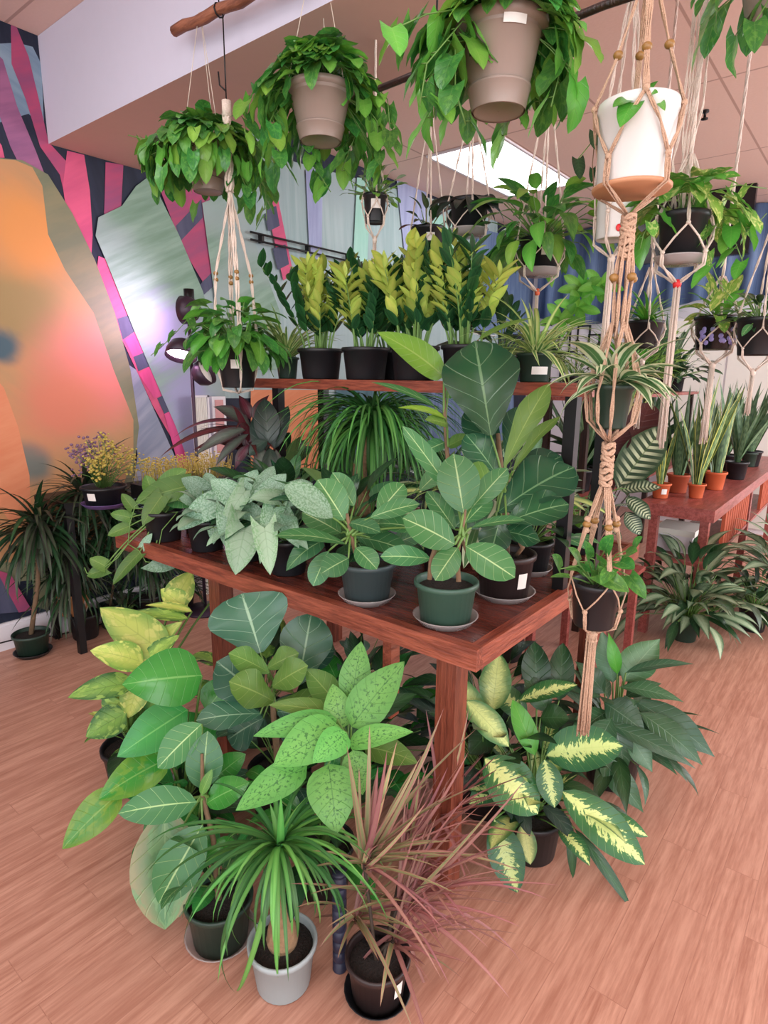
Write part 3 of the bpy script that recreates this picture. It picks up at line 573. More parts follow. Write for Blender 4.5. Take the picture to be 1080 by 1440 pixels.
# front right: ficus in green pot, two thin stems
c = Z(626, 874, TT); t, cr = plant('ficus_plant', 'ficus with pale-veined oval leaves in green pot at the table corner', c, 'green', .079, .064, .115, saucer=MT['saucer'])
T0 = 1.40
q = MB(); s1 = D(604, 815, T0-.02); q.tube([s1, D(606, 790, T0-.02), D(612, 770, T0-.02)], .0055, 8); b0 = D(645, 818, T0); pth = [b0, D(643, 780, T0), D(650, 745, T0), D(655, 715, T0)]
q.tube(pth, [.006, .005, .0045, .003], 8); q.tube([D(650, 760, T0), D(668, 800, T0+.02)], [.004, .006], 7); q.build('trunk', MT['stemb'], t)
hero(t, ['aud'], D(650, 752, T0), T0, [
 (652, 722, 638, 638, 56, .0, .0, 0, .8), (640, 766, 567, 728, 50, -.02, -.06, 0, .7), (655, 768, 724, 812, 46, -.02, -.08, 0, .75), (663, 742, 738, 730, 24, .0, -.02, 0, .25),
 (644, 770, 612, 816, 36, -.02, -.05, 0, .8), (662, 716, 714, 658, 32, .02, .03, 0, .7), (640, 700, 566, 598, 26, .06, .08, 0, .75), (606, 786, 535, 782, 33, .0, .0, 0, .55), (640, 745, 600, 690, 28, .07, .1, 0, .6), (655, 735, 690, 700, 30, .06, .08, 0, .6)], 'obov', 'stem', .45)
# second ficus
c = Z(516, 843, TT); t, cr = plant('ficus_plant', 'ficus with bluish oval leaves in grey-green pot, left of the corner pot', c, 'bluegr', .079, .062, .118, saucer=MT['saucer'])
T0 = 1.56; q = MB(); q.tube([cr, D(500, 775, T0), D(492, 745, T0), D(488, 722, T0)], [.008, .007, .006, .004], 8); q.build('trunk', MT['stemb'], t)
hero(t, ['aud', 'silver'], D(492, 752, T0), T0, [
 (484, 732, 447, 674, 46, 0, 0, 0, .7), (468, 728, 400, 682, 40, -.02, -.05, 1, .6), (486, 765, 388, 752, 28, -.03, -.12, 0, .35), (490, 735, 535, 748, 28, 0, -.03, 0, .4), (490, 785, 452, 806, 35, -.04, -.08, 0, .7),
 (498, 712, 468, 664, 30, .04, .05, 0, .6), (532, 722, 568, 680, 36, .02, .05, 0, .7), (520, 728, 590, 708, 30, 0, -.02, 0, .5), (462, 775, 440, 824, 30, 0, -.02, 0, .6), (500, 770, 530, 800, 30, -.02, -.06, 0, .6),
 (510, 740, 560, 735, 36, .06, .04, 0, .5), (480, 750, 425, 720, 36, .08, .1, 0, .6), (500, 755, 575, 775, 34, .06, .04, 0, .5), (545, 770, 606, 745, 32, .1, .08, 0, .5), (600, 745, 533, 735, 30, .02, .04, 0, .5), (590, 690, 628, 655, 26, .15, .15, 0, .6)], 'obov', 'stem', .45)
# big fiddle-leaf fig behind
c = Z(708, 838, TT); t, cr = plant('fiddle_leaf_fig', 'tall fiddle-leaf fig with huge glossy leaves in dark brown pot on the table', c, 'choc', .083, .068, .135, saucer=MT['saucer'], tagp=(CAZ+.5, .5, .03, .045))
T0 = 1.62; q = MB(); q.tube([cr, D(712, 740, T0+.02), D(706, 680, T0+.03), D(700, 610, T0+.05)], [.012, .010, .009, .006], 8); q.tube([cr+V(.02, -.02, 0), D(735, 770, T0), D(722, 745, T0)], .006, 6); q.build('trunk', MT['stemb'], t)
hero(t, ['fidb', 'fido'], D(706, 690, T0), T0, [
 (690, 612, 668, 478, 94, 0, .06, 0, .85), (700, 720, 808, 655, 72, -.02, .04, 0, .55), (712, 735, 800, 708, 56, -.05, -.06, 0, .45), (710, 655, 772, 538, 34, -.03, -.02, 1, .45), (722, 662, 786, 584, 24, -.08, -.08, 1, .15),
 (708, 685, 648, 668, 46, -.05, -.08, 1, .5), (705, 650, 655, 575, 42, .06, .1, 0, .6), (700, 670, 655, 610, 40, .0, .04, 0, .6), (716, 690, 790, 640, 50, .1, .14, 0, .6), (690, 700, 640, 740, 46, .05, .02, 0, .6),
 (705, 725, 690, 780, 40, -.02, -.05, 0, .5), (712, 640, 735, 570, 34, .1, .14, 0, .7), (695, 745, 760, 760, 40, 0, -.02, 0, .4)], 'fiddle', 'stem', .5, wave=.12)
# tall rubber plant with lime leaves
c = Z(640, 815, TT)+V(.22, .12, 0); t, cr = plant('rubber_plant', 'slim tall rubber plant with lime-yellow leaves rising over the table', c, 'black', .075, .06, .11)
T0 = 1.72; q = MB(); q.tube([cr, D(632, 700, T0), D(629, 640, T0), D(625, 580, T0), D(624, 528, T0)], [.008, .0065, .006, .005, .003], 8); q.build('trunk', MT['stemb'], t)
hero(t, ['rubber', 'fido', 'aud'], D(626, 600, T0), T0, [
 (624, 530, 532, 466, 44, -.02, -.1, 0, .6), (632, 540, 700, 505, 22, 0, .03, 0, .3), (612, 572, 523, 536, 17, 0, -.04, 2, .4), (626, 588, 560, 572, 20, -.04, -.06, 0, .3), (628, 596, 598, 590, 24, -.04, -.08, 1, .5), (630, 628, 664, 612, 26, -.03, -.05, 1, .4),
 (626, 560, 655, 545, 20, .05, .08, 2, .4), (626, 622, 590, 640, 24, .02, 0, 2, .5)], 'ovate', 'stem', .5)
c = Z(700, 780, TT)+V(.3, .02, 0)
t, cr = plant('rubber_plant', 'rubber plant with one long olive leaf reaching up to the raised shelf', c, 'black', .07, .055, .11)
hero(t, ['fido', 'fidb'], D(672, 520, 1.75), 1.75, [(672, 478, 748, 446, 20, 0, -.05, 0, .3), (672, 540, 740, 500, 26, .05, .1, 1, .4)], 'ovate', 'stemb', .4)
q = MB(); q.tube([cr, D(690, 640, 1.8), D(673, 520, 1.75), D(672, 478, 1.75)], [.006, .005, .004, .003], 7); q.build('trunk', MT['stemb'], t)
# ponytail palm mound at the back of the table
c = V(1.72, 1.50, TT); t, cr = plant('ponytail_palm', 'large ponytail palm with thick brown bulb and a green mop under the shelf', c, 'black', .11, .09, .12)
_b = D(530, 650, (c-CAM).dot(FW)); q = MB(); q.lathe([(.02, -.01), (.05, .0), (.056, .03), (.045, .07), (.03, .12), (.025, .2)], cr, 18); q.build('bulb', MT['caudex'], t)
q = MB(); cc = D(524, 596, (c-CAM).dot(FW)); s = MB(); s.tube([cr+V(0, 0, .15), cc], [.025, .018], 10); s.build('neck', MT['caudex'], t)
for i in range(380):
    a = rnd(0, 2*PI); e = rnd(-.2, 1.2); LL = rnd(.32, .5)
    q.leaf(cc+V(0, 0, rnd(-.02, .04)), V(math.cos(a)*math.cos(e), math.sin(a)*math.cos(e), math.sin(e)), V(0, 0, 1) if e < 1.1 else V(-math.cos(a), -math.sin(a), 0), LL, rnd(.011, .018), 'strap', rnd(1.5, 2.6), .3, 0, 9, 1, random.choice((0, 1)), rnd(-.5, .5))
uniq(q, None, t, ['grass', 'grassd'])
# silver scindapsus pots
spots = [(282, 778, 'left'), (338, 792, 'middle'), (398, 812, 'right')]
SIL = [[(310, 705, 250, 745, 46, -.02, -.05, 0, .6), (285, 690, 255, 672, 34, .05, .05, 0, .6), (300, 712, 262, 730, 30, .03, .03, 1, .6), (298, 690, 290, 664, 30, .08, .1, 0, .6), (305, 715, 300, 765, 32, .0, -.03, 0, .7), (280, 705, 252, 700, 30, .1, .1, 0, .6)],
 [(330, 700, 296, 674, 42, 0, 0, 0, .6), (345, 742, 331, 808, 56, -.1, -.14, 1, .75), (345, 690, 312, 742, 30, -.04, -.06, 1, .6), (345, 690, 362, 660, 32, .03, .04, 0, .6), (335, 715, 380, 735, 36, -.03, -.06, 0, .6), (320, 720, 318, 770, 34, -.05, -.08, 0, .7), (350, 700, 338, 670, 36, .06, .08, 0, .6)],
 [(372, 742, 380, 808, 38, -.1, -.14, 1, .75), (375, 700, 402, 666, 40, 0, 0, 0, .6), (400, 705, 428, 700, 36, 0, -.02, 0, .6), (385, 715, 372, 760, 34, -.04, -.08, 0, .7), (395, 725, 420, 770, 36, -.05, -.1, 0, .7), (370, 690, 385, 655, 34, .05, .05, 0, .6), (410, 690, 440, 680, 30, .05, .05, 0, .6), (388, 700, 352, 700, 30, -.05, -.08, 1, .6)]]
for (x, y, wd), lv in zip(spots, SIL):
    c = Z(x, y, TT)+V(.05, .03, 0); t, cr = plant('satin_pothos', {'left': 'silvery satin pothos in black pot, furthest left on the front edge', 'middle': 'silvery satin pothos hanging a broad pale leaf over the front board', 'right': 'silvery satin pothos in black pot beside the grey-green ficus pot'}[wd], c, 'black', .068, .055, .115, 'satin pothos along the table front')
    T0 = (cr-CAM).dot(FW); hero(t, ['silver', 'lilac'], cr, T0-.02, lv, 'arrow', 'stem', .7, wave=.08)
    q = MB(); s = MB(); bush(q, s, cr, 13, (.07, .11), .62, (.1, 1.3), 'arrow', stalk=(.03, .11), droop=1.1, mi=(0, 1), wave=.08); q.build('lower_leaves', [LM['silver'], LM['lilac']], t); s.build('leaf_stalks', MT['stem'], t)
# trailing philodendron at the far left end
c = Z(222, 760, TT)+V(.03, .0, 0); t, cr = plant('trailing_philodendron', 'philodendron trailing over the left end of the red table', c, 'black', .075, .06, .115)
T0 = (cr-CAM).dot(FW)
hero(t, ['aud', 'silver', 'fido'], cr, T0, [(262, 684, 190, 706, 40, 0, -.05, 2, .6), (228, 697, 200, 738, 26, -.05, -.08, 2, .6), (187, 715, 171, 694, 16, -.03, -.03, 2, .7), (183, 728, 155, 722, 18, -.03, -.03, 2, .7), (182, 740, 151, 753, 18, -.03, -.03, 2, .7),
 (148, 796, 126, 785, 20, -.05, -.05, 2, .7), (150, 800, 122, 810, 20, -.05, -.05, 2, .7), (196, 778, 158, 822, 20, -.05, -.06, 2, .5), (215, 788, 250, 796, 36, -.06, -.08, 1, .7), (200, 770, 214, 750, 12, -.05, -.05, 1, .7), (232, 680, 262, 660, 26, .05, .05, 2, .6), (215, 695, 205, 668, 22, .03, .03, 2, .6), (240, 700, 270, 712, 30, 0, -.02, 0, .6), (255, 690, 225, 720, 30, .05, .03, 0, .6)], 'heart', 'stem', .4)
q = MB(); q.tube([cr]+[D(x, y, T0-.05) for x, y in ((215, 690), (190, 712), (183, 735), (180, 765), (165, 785), (148, 797), (135, 806), (122, 806), (119, 798))], .0022, 5)
q.tube([D(x, y, T0-.05) for x, y in ((180, 765), (196, 775), (205, 790), (228, 792))], .002, 5); q.tube([cr]+[D(x, y, T0-.06) for x, y in ((250, 720), (228, 745), (222, 775), (215, 790))], .002, 5); q.build('vine', MT['stem'], t)
# ti plant and dark calathea behind the pothos
c = V(1.42, 2.10, TT); t, cr = plant('ti_plant', 'maroon ti plant with long drooping strap leaves at the back left of the table', c, 'black', .07, .055, .11)
T0 = (c-CAM).dot(FW); q = MB(); q.tube([cr, D(345, 640, T0), D(350, 610, T0)], .006, 6); q.build('trunk', MT['stemd'], t)
hero(t, ['ti', 'tig'], D(350, 620, T0), T0, [(345, 600, 222, 640, 13, 0, 0, 0, .4), (345, 595, 242, 612, 11, 0, 0, 0, .3), (350, 602, 272, 640, 20, -.05, -.1, 1, .5), (345, 615, 270, 632, 14, 0, 0, 0, .5), (350, 610, 302, 655, 15, -.04, -.06, 1, .5), (352, 600, 300, 570, 22, -.02, 0, 1, .5), (352, 590, 336, 555, 16, 0, 0, 0, .5),
 (355, 590, 378, 555, 15, 0, 0, 0, .5), (350, 640, 345, 580, 16, .0, 0, 0, .7), (350, 640, 322, 600, 14, .05, .06, 0, .6), (358, 645, 365, 590, 14, 0, 0, 0, .7), (355, 640, 290, 618, 13, .05, .05, 0, .5), (350, 625, 330, 660, 14, -.05, -.06, 0, .5), (360, 620, 385, 650, 14, 0, -.03, 0, .5)], 'lance', 'stemd', .9, stalks=False)
q = MB(); bush(q, None, D(350, 625, T0), 16, (.16, .26), .12, (-.1, 1.3), 'lance', stalk=(0, .01), droop=1.3); q.build('inner_leaves', LM['ti'], t)
c = V(1.52, 1.86, TT); t, cr = plant('dark_calathea', 'charcoal-leaved plant with folded hanging leaves beside the black shelf post', c, 'black', .07, .055, .11); T0 = (c-CAM).dot(FW)
hero(t, ['gdk', 'tig'], cr, T0, [(378, 628, 372, 560, 34, 0, 0, 0, .6), (372, 640, 358, 585, 26, .02, .02, 0, .6), (385, 632, 405, 570, 22, .02, .05, 0, .6), (380, 630, 380, 690, 22, -.05, -.08, 0, .7), (370, 630, 362, 670, 18, -.05, -.07, 1, .7), (388, 632, 396, 700, 16, -.05, -.08, 1, .7), (376, 620, 350, 640, 20, -.04, -.05, 0, .5)], 'ellip', 'stemd', .8)
# right part of the table top: black pots with assorted leaves
def simple(name, label, c, potmat, r, h, mats, n, L, asp, elev, prof, stalk=(.05, .12), droop=.8, group=None, mi=None, spread=.012, stem='stem', wave=.05, cat='potted plant', tw=.3, **kw):
    t, cr = plant(name, label, c, potmat, r, r*.8, h, group, cat=cat, **kw); q = MB(); s = MB()
    bush(q, s, cr, n, L, asp, elev, prof, stalk=stalk, droop=droop, mi=mi or tuple(range(len(mats))), spread=spread, wave=wave, twist=tw); uniq(q, s, t, mats, stem); return t, cr
simple('philodendron_plant', 'leafy green plant in black pot with clear saucer near the table right edge', V(1.80, .83, TT), 'black', .068, .11, ['dark', 'aud'], 26, (.08, .13), .5, (.2, 1.3), 'ovate', stalk=(.05, .2), saucer=MT['saucer'])
simple('arrowhead_plant', 'pale mottled arrowhead plant among the black pots at table right', V(2.0, .98, TT), 'black', .07, .12, ['lilac', 'spathp'], 60, (.05, .09), .6, (.1, 1.4), 'arrow', stalk=(.06, .3))
simple('variegated_dieffenbachia', 'cream-striped dieffenbachia between the fig and the macrame hanger', V(1.88, 1.06, TT), 'black', .07, .12, ['camg', 'drw'], 40, (.12, .2), .26, (.1, 1.4), 'ellip', stalk=(.08, .36), droop=1.0)
simple('calathea_plant', 'green-striped calathea low behind the black pots at table right', V(2.14, .80, TT), 'black', .065, .11, ['cala', 'bright'], 14, (.08, .13), .42, (.2, 1.2), 'ellip', stalk=(.05, .14))
simple('spider_plant', 'small curly white-edged spider plant in front of the fiddle-leaf fig', D(722, 640, 1.5)-V(0, 0, .12)+V(.0, .0, 0), 'black', .03, .1, ['spiderw', 'spider'], 42, (.08, .13), .07, (.2, 1.5), 'strap', stalk=(0, 0), droop=1.7) if 0 else None
t, cr = plant('spider_plant', 'small curly white-edged spider plant in front of the fiddle-leaf fig', V(1.52, 1.00, TT), 'black', .055, .045, .30); q = MB(); bush(q, None, cr+V(0, 0, .02), 46, (.09, .15), .075, (.0, 1.5), 'strap', stalk=(0, 0), droop=1.7, mi=(0, 1)); uniq(q, None, t, ['spiderw', 'spider'])
for i, (x, y, r, h) in enumerate(((1.42, 1.30, .07, .12), (1.45, 1.62, .07, .13), (1.98, 1.30, .08, .13), (1.75, 1.98, .08, .13))):
    simple('leafy_plant', ('green leafy plant behind the two ficus pots', 'green leafy plant behind the satin pothos row', 'green leafy plant under the raised shelf, behind the fig', 'green leafy plant under the left end of the raised shelf')[i], V(x, y, TT), 'black', r, h, ['dark', 'aud', 'fidb'], 46, (.09, .16), .45, (.0, 1.4), 'ovate', stalk=(.04, .20), group='green plants deep on the table')
# ---------------------------------------------------------------- raised shelf plants
SC = SZ+.0005
def zz(label, c, r, h, n, hh, ratio):
    t, cr = plant('zz_plant', label, c, 'black', r, r*.84, h, 'zz plants on the raised shelf'); q = MB(); s = MB()
    for i in range(n):
        a = rnd(0, 2*PI); rr = rnd(0, r*.75); p0 = cr+V(math.cos(a)*rr, math.sin(a)*rr, 0); H = hh*rnd(.6, 1.08); ln = rnd(.05, .6)
        pts = [p0+V(math.cos(a)*ln*H*(k/8)**1.5, math.sin(a)*ln*H*(k/8)**1.5, H*k/8) for k in range(9)]; s.tube(pts, [.0042, .004, .0038, .0034, .003, .0026, .0022, .0018, .0015], 6)
        yel = rnd(0, 1) < ratio; b_ = rnd(0, PI)
        for k in range(8):
            f = .30+.70*k/7; j = f*8; i0 = min(int(j), 7); p = pts[i0].lerp(pts[i0+1], j-i0); 
            for sgn in (-1, 1):
                o = V(math.cos(b_), math.sin(b_), 0)*sgn; LL = rnd(.055, .085)*(1.1 if yel else .95)
                q.leaf(p, (o*.75+V(0, 0, .85)).normalized(), (-o*.6+V(0, 0, .6)+V(math.sin(b_), -math.cos(b_), 0)*.3).normalized(), LL, LL*(.42 if yel else .46), 'zz', rnd(-.2, .5), .22, 0, 6, 1, 1 if (yel and f > .38) else 0)
            b_ += rnd(.0, .5)
        q.leaf(pts[-1], V(0, 0, 1), V(-.6, -.7, 0), .055, .018, 'zz', .2, .2, 0, 6, 1, 1 if yel else 0)
    uniq(q, s, t, ['zzd', 'zzy'])
def shelfpos(px, X): r = ray(px, 520); k = X/r.x; p = CAM+r*k; return V(p.x, p.y, SC)
zz('ZZ plant in black pot next to the small spider plant, lime new shoots', shelfpos(451, SX0+.10), .084, .115, 17, .29, .5)
zz('ZZ plant with lime shoots, second black pot along the shelf', shelfpos(514, SX0+.10), .084, .115, 16, .26, .5)
zz('ZZ plant third black pot on the shelf behind the lime ficus leaf', shelfpos(583, SX0+.10), .082, .115, 18, .29, .65)
zz('ZZ plant with dark leaves and bright tips above the big fiddle leaf', shelfpos(655, SX0+.12), .08, .115, 20, .30, .45)
zz('ZZ plant at the back of the raised shelf, behind the second pot', shelfpos(555, SX0+.27), .07, .11, 14, .33, .7)
simple('spider_plant', 'spider plant in small dark pot at the left end of the raised shelf', shelfpos(404, SX0+.07), 'dgreen', .045, .085, ['spider', 'spiderw'], 80, (.17, .27), .065, (.7, 1.5), 'strap', stalk=(0, 0), droop=1.2, saucer=None)
t, cr = simple('spider_plant', 'spider plant in tagged dark green pot at the right of the raised shelf', shelfpos(752, SX0+.08), 'dgreen', .052, .085, ['spider', 'spiderw'], 80, (.16, .27), .065, (.3, 1.5), 'strap', stalk=(0, 0), droop=1.4, tagp=(CAZ+.1, .4, .05, .022))
simple('leafy_plant', 'dark leafy plant at the back of the raised shelf near its right end', shelfpos(705, SX0+.27), 'black', .06, .09, ['dark'], 30, (.08, .14), .35, (.2, 1.4), 'ellip', stalk=(.04, .16))
# ================================================================ plants standing on the floor around the table
FILL = []
def floorplant(name, label, px, py, potmat, r, h, group=None, **kw):
    c = Z(px, py, 0.0005); return plant(name, label, c, potmat, r, r*.82, h, group, **kw)
# speckled dieffenbachia
t, cr = floorplant('dieffenbachia_plant', 'bright green speckled dieffenbachia below the table front', 455, 1245, 'black', .085, .15)
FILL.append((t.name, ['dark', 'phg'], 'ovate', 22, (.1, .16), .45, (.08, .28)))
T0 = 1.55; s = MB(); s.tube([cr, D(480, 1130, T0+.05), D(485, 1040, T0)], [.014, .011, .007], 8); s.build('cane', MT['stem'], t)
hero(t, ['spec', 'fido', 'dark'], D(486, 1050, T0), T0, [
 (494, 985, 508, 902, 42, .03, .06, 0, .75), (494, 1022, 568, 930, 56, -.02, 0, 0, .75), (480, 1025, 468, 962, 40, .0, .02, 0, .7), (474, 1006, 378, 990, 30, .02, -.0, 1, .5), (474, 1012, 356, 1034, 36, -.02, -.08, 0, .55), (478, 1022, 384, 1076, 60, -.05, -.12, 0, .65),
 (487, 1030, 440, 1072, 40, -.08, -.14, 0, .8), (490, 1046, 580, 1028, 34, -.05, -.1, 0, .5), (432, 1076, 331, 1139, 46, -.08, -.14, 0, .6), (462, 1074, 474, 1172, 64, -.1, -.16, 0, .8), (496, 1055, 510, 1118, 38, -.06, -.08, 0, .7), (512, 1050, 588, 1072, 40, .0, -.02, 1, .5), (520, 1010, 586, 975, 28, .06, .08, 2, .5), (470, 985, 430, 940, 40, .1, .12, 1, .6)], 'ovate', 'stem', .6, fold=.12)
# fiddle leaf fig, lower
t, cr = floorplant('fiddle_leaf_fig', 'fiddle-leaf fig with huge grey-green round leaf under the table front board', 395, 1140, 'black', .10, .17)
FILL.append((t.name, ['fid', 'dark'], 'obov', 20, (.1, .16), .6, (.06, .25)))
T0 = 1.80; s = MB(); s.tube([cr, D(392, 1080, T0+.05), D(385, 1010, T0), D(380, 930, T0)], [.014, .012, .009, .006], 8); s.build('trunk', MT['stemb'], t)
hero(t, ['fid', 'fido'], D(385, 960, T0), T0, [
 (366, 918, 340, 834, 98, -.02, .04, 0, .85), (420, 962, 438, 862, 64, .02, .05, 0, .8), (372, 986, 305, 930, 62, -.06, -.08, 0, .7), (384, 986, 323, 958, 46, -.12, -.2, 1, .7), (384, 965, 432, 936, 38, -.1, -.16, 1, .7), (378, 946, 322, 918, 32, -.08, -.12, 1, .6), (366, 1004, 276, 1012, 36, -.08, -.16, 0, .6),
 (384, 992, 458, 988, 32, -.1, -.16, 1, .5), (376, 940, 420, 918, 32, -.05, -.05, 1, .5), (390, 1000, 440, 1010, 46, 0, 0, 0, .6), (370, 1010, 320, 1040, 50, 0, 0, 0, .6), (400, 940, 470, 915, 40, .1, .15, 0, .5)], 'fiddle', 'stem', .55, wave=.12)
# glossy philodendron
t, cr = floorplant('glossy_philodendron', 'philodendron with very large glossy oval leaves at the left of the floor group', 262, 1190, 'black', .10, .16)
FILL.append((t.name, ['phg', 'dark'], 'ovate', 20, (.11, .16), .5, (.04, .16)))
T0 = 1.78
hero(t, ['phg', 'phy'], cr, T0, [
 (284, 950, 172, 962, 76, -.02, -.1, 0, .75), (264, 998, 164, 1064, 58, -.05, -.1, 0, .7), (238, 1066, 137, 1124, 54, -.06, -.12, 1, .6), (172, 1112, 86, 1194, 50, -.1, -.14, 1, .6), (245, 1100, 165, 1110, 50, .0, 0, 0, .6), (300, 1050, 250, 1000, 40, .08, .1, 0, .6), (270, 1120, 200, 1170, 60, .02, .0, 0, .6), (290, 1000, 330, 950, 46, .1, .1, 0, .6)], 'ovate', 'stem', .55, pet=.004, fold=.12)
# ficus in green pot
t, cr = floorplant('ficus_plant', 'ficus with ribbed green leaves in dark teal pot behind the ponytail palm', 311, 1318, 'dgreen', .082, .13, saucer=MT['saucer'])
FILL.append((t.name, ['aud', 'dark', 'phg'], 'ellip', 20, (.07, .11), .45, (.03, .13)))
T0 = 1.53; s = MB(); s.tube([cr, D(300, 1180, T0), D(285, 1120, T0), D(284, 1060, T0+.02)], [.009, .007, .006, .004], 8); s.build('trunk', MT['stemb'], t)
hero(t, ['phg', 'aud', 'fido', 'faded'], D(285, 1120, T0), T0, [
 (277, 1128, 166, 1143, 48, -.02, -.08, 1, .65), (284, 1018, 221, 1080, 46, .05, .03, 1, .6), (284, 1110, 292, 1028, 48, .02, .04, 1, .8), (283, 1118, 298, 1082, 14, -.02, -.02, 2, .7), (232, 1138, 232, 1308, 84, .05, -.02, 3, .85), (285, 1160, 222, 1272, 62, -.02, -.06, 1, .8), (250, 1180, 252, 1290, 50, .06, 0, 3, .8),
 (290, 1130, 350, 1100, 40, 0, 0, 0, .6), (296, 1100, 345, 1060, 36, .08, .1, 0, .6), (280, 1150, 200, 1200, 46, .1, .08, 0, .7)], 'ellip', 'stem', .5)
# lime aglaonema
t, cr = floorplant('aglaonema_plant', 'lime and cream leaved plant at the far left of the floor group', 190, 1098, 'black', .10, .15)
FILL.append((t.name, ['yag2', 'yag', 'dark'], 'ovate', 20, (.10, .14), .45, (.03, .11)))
T0 = 2.08
hero(t, ['yag', 'yag2'], cr+V(0, 0, .05), T0, [
 (236, 922, 140, 854, 56, -.04, 0, 0, .85), (202, 932, 127, 914, 42, -.08, -.14, 0, .6), (200, 925, 256, 874, 32, -.02, 0, 0, .5), (188, 960, 95, 980, 36, -.1, -.18, 1, .6), (178, 1002, 120, 1036, 42, -.1, -.14, 1, .75), (242, 852, 270, 803, 38, .2, .25, 0, .7), (264, 870, 178, 862, 22, .1, .05, 1, .4), (205, 932, 252, 893, 28, -.06, -.05, 1, .5),
 (262, 856, 226, 828, 32, .2, .2, 0, .7), (270, 860, 205, 850, 16, .12, .1, 0, .3), (170, 985, 150, 1010, 40, -.05, -.06, 1, .7), (195, 960, 180, 1010, 36, -.08, -.1, 0, .7), (210, 960, 240, 1020, 40, 0, 0, 1, .6), (310, 830, 300, 795, 26, .35, .35, 0, .7), (200, 990, 140, 960, 34, .05, 0, 1, .6)], 'ovate', 'stem', .5, pet=.004)
# ponytail palm in the pale grey pot
t, cr = floorplant('ponytail_palm', 'small ponytail palm in pale grey pot at the very front', 399, 1378, 'grey', .078, .12)
T0 = (cr-CAM).dot(FW); s = MB(); bb = cr; s.lathe([(.02, -.008), (.034, 0), (.038, .02), (.033, .05), (.022, .08), (.014, .12), (.010, .17)], bb, 18); s.build('bulb', MT['caudex'], t)
tp = D(392, 1190, T0-.02); s = MB(); s.tube([bb+V(0, 0, .14), (bb+V(0, 0, .14)).lerp(tp, .5)+V(0, 0, .01), tp], [.012, .010, .009], 8); s.build('neck', MT['stemb'], t)
q = MB(); HB = [(200, 1225, 1), (250, 1330, 1), (320, 1400, 1), (330, 1405, 0), (390, 1380, 0), (250, 1290, 1), (215, 1250, 1), (205, 1180, 1), (262, 1240, 0), (300, 1260, 0), (350, 1240, 1), (375, 1290, 1), (420, 1320, 1), (470, 1240, 1), (520, 1200, 1), (550, 1290, 0), (440, 1260, 0), (345, 1150, 1), (300, 1150, 1), (260, 1170, 0), (395, 1120, 0), (380, 1130, 0), (410, 1130, 1), (430, 1120, 0), (225, 1290, 1), (330, 1330, 0), (490, 1290, 1)]
for x, y, mi in HB:
    T = D(x, y, T0-rnd(.0, .12)); B = tp+V(rnd(-.006, .006), rnd(-.006, .006), 0); ch = (T-B).length; dn = (T-B).normalized().z
    q.leafto(B, T, rnd(.014, .021), V(0, 0, 1) if abs(dn) < .93 else V(-.6, -.7, .3), 'strap', rnd(1.3, 2.0) if dn < .3 else .4, nL=14, k=1, fold=.3, mi=mi)
for i in range(70):
    a = rnd(0, 2*PI); e = rnd(-.1, 1.3); q.leaf(tp, V(math.cos(a)*math.cos(e), math.sin(a)*math.cos(e), math.sin(e)), V(0, 0, 1) if e < 1 else V(-math.cos(a), -math.sin(a), 0), rnd(.14, .3), rnd(.010, .015), 'strap', rnd(1.2, 2.4), .3, 0, 9, 1, random.choice((0, 1)), rnd(-.4, .4))
uniq(q, None, t, ['grass', 'grassd'])
# tricolour dracaena
t, cr = floorplant('dracaena_plant', 'spiky red-edged dracaena in dark brown pot at the front', 531, 1398, 'choc', .072, .118, saucer=MT['black'], tagp=(CAZ+.75, .62, .022, .04))
T0 = (cr-CAM).dot(FW)
heads = [(512, 1215, .0, 1.0, 0), (560, 1270, .04, .8, 1), (615, 1150, .3, .8, 1), (555, 1325, .0, .6, 1), (570, 1200, .16, .9, 1), (500, 1290, .05, .6, 0)]; s = MB(); q = MB()
hp = []
for x, y, dd, k_, mi in heads:
    h_ = D(x, y, T0+dd); hp.append(h_); s.tube(curve(cr+V(rnd(-.02, .02), rnd(-.02, .02), -.01), h_, .02), .0045, 6)
BL = [(0, 490, 1065), (0, 488, 1050), (0, 532, 1080), (0, 558, 1045), (0, 610, 1040), (0, 625, 1000), (0, 668, 1022), (0, 590, 1070), (0, 545, 1060), (0, 640, 1110), (0, 682, 1095), (0, 470, 1150), (0, 600, 1130), (0, 575, 1120), (0, 505, 1080), (0, 520, 1020), (0, 690, 1200), (0, 640, 1180), (0, 430, 1220), (0, 440, 1195),
 (1, 700, 1130), (1, 720, 1180), (1, 740, 1100), (1, 700, 1230), (1, 680, 1250), (1, 640, 1300), (1, 690, 1330), (1, 720, 1400), (1, 742, 1350), (1, 607, 1410), (1, 660, 1290), (1, 460, 1300), (1, 410, 1240), (1, 440, 1250), (1, 790, 1240), (1, 770, 1255), (1, 735, 1300), (1, 620, 1240), (1, 600, 1200),
 (2, 600, 1000), (2, 640, 980), (2, 660, 1000), (2, 680, 1060), (2, 640, 1050), (2, 700, 1080), (2, 590, 1060), (2, 720, 1130), (2, 670, 1120), (2, 700, 1060), (3, 535, 1410), (3, 505, 1345), (3, 495, 1370), (3, 620, 1330), (3, 660, 1300), (4, 660, 1060), (4, 700, 1110), (4, 630, 1080), (4, 590, 1090), (4, 710, 1170), (4, 730, 1220), (5, 450, 1330), (5, 440, 1290), (5, 475, 1345), (5, 420, 1270)]
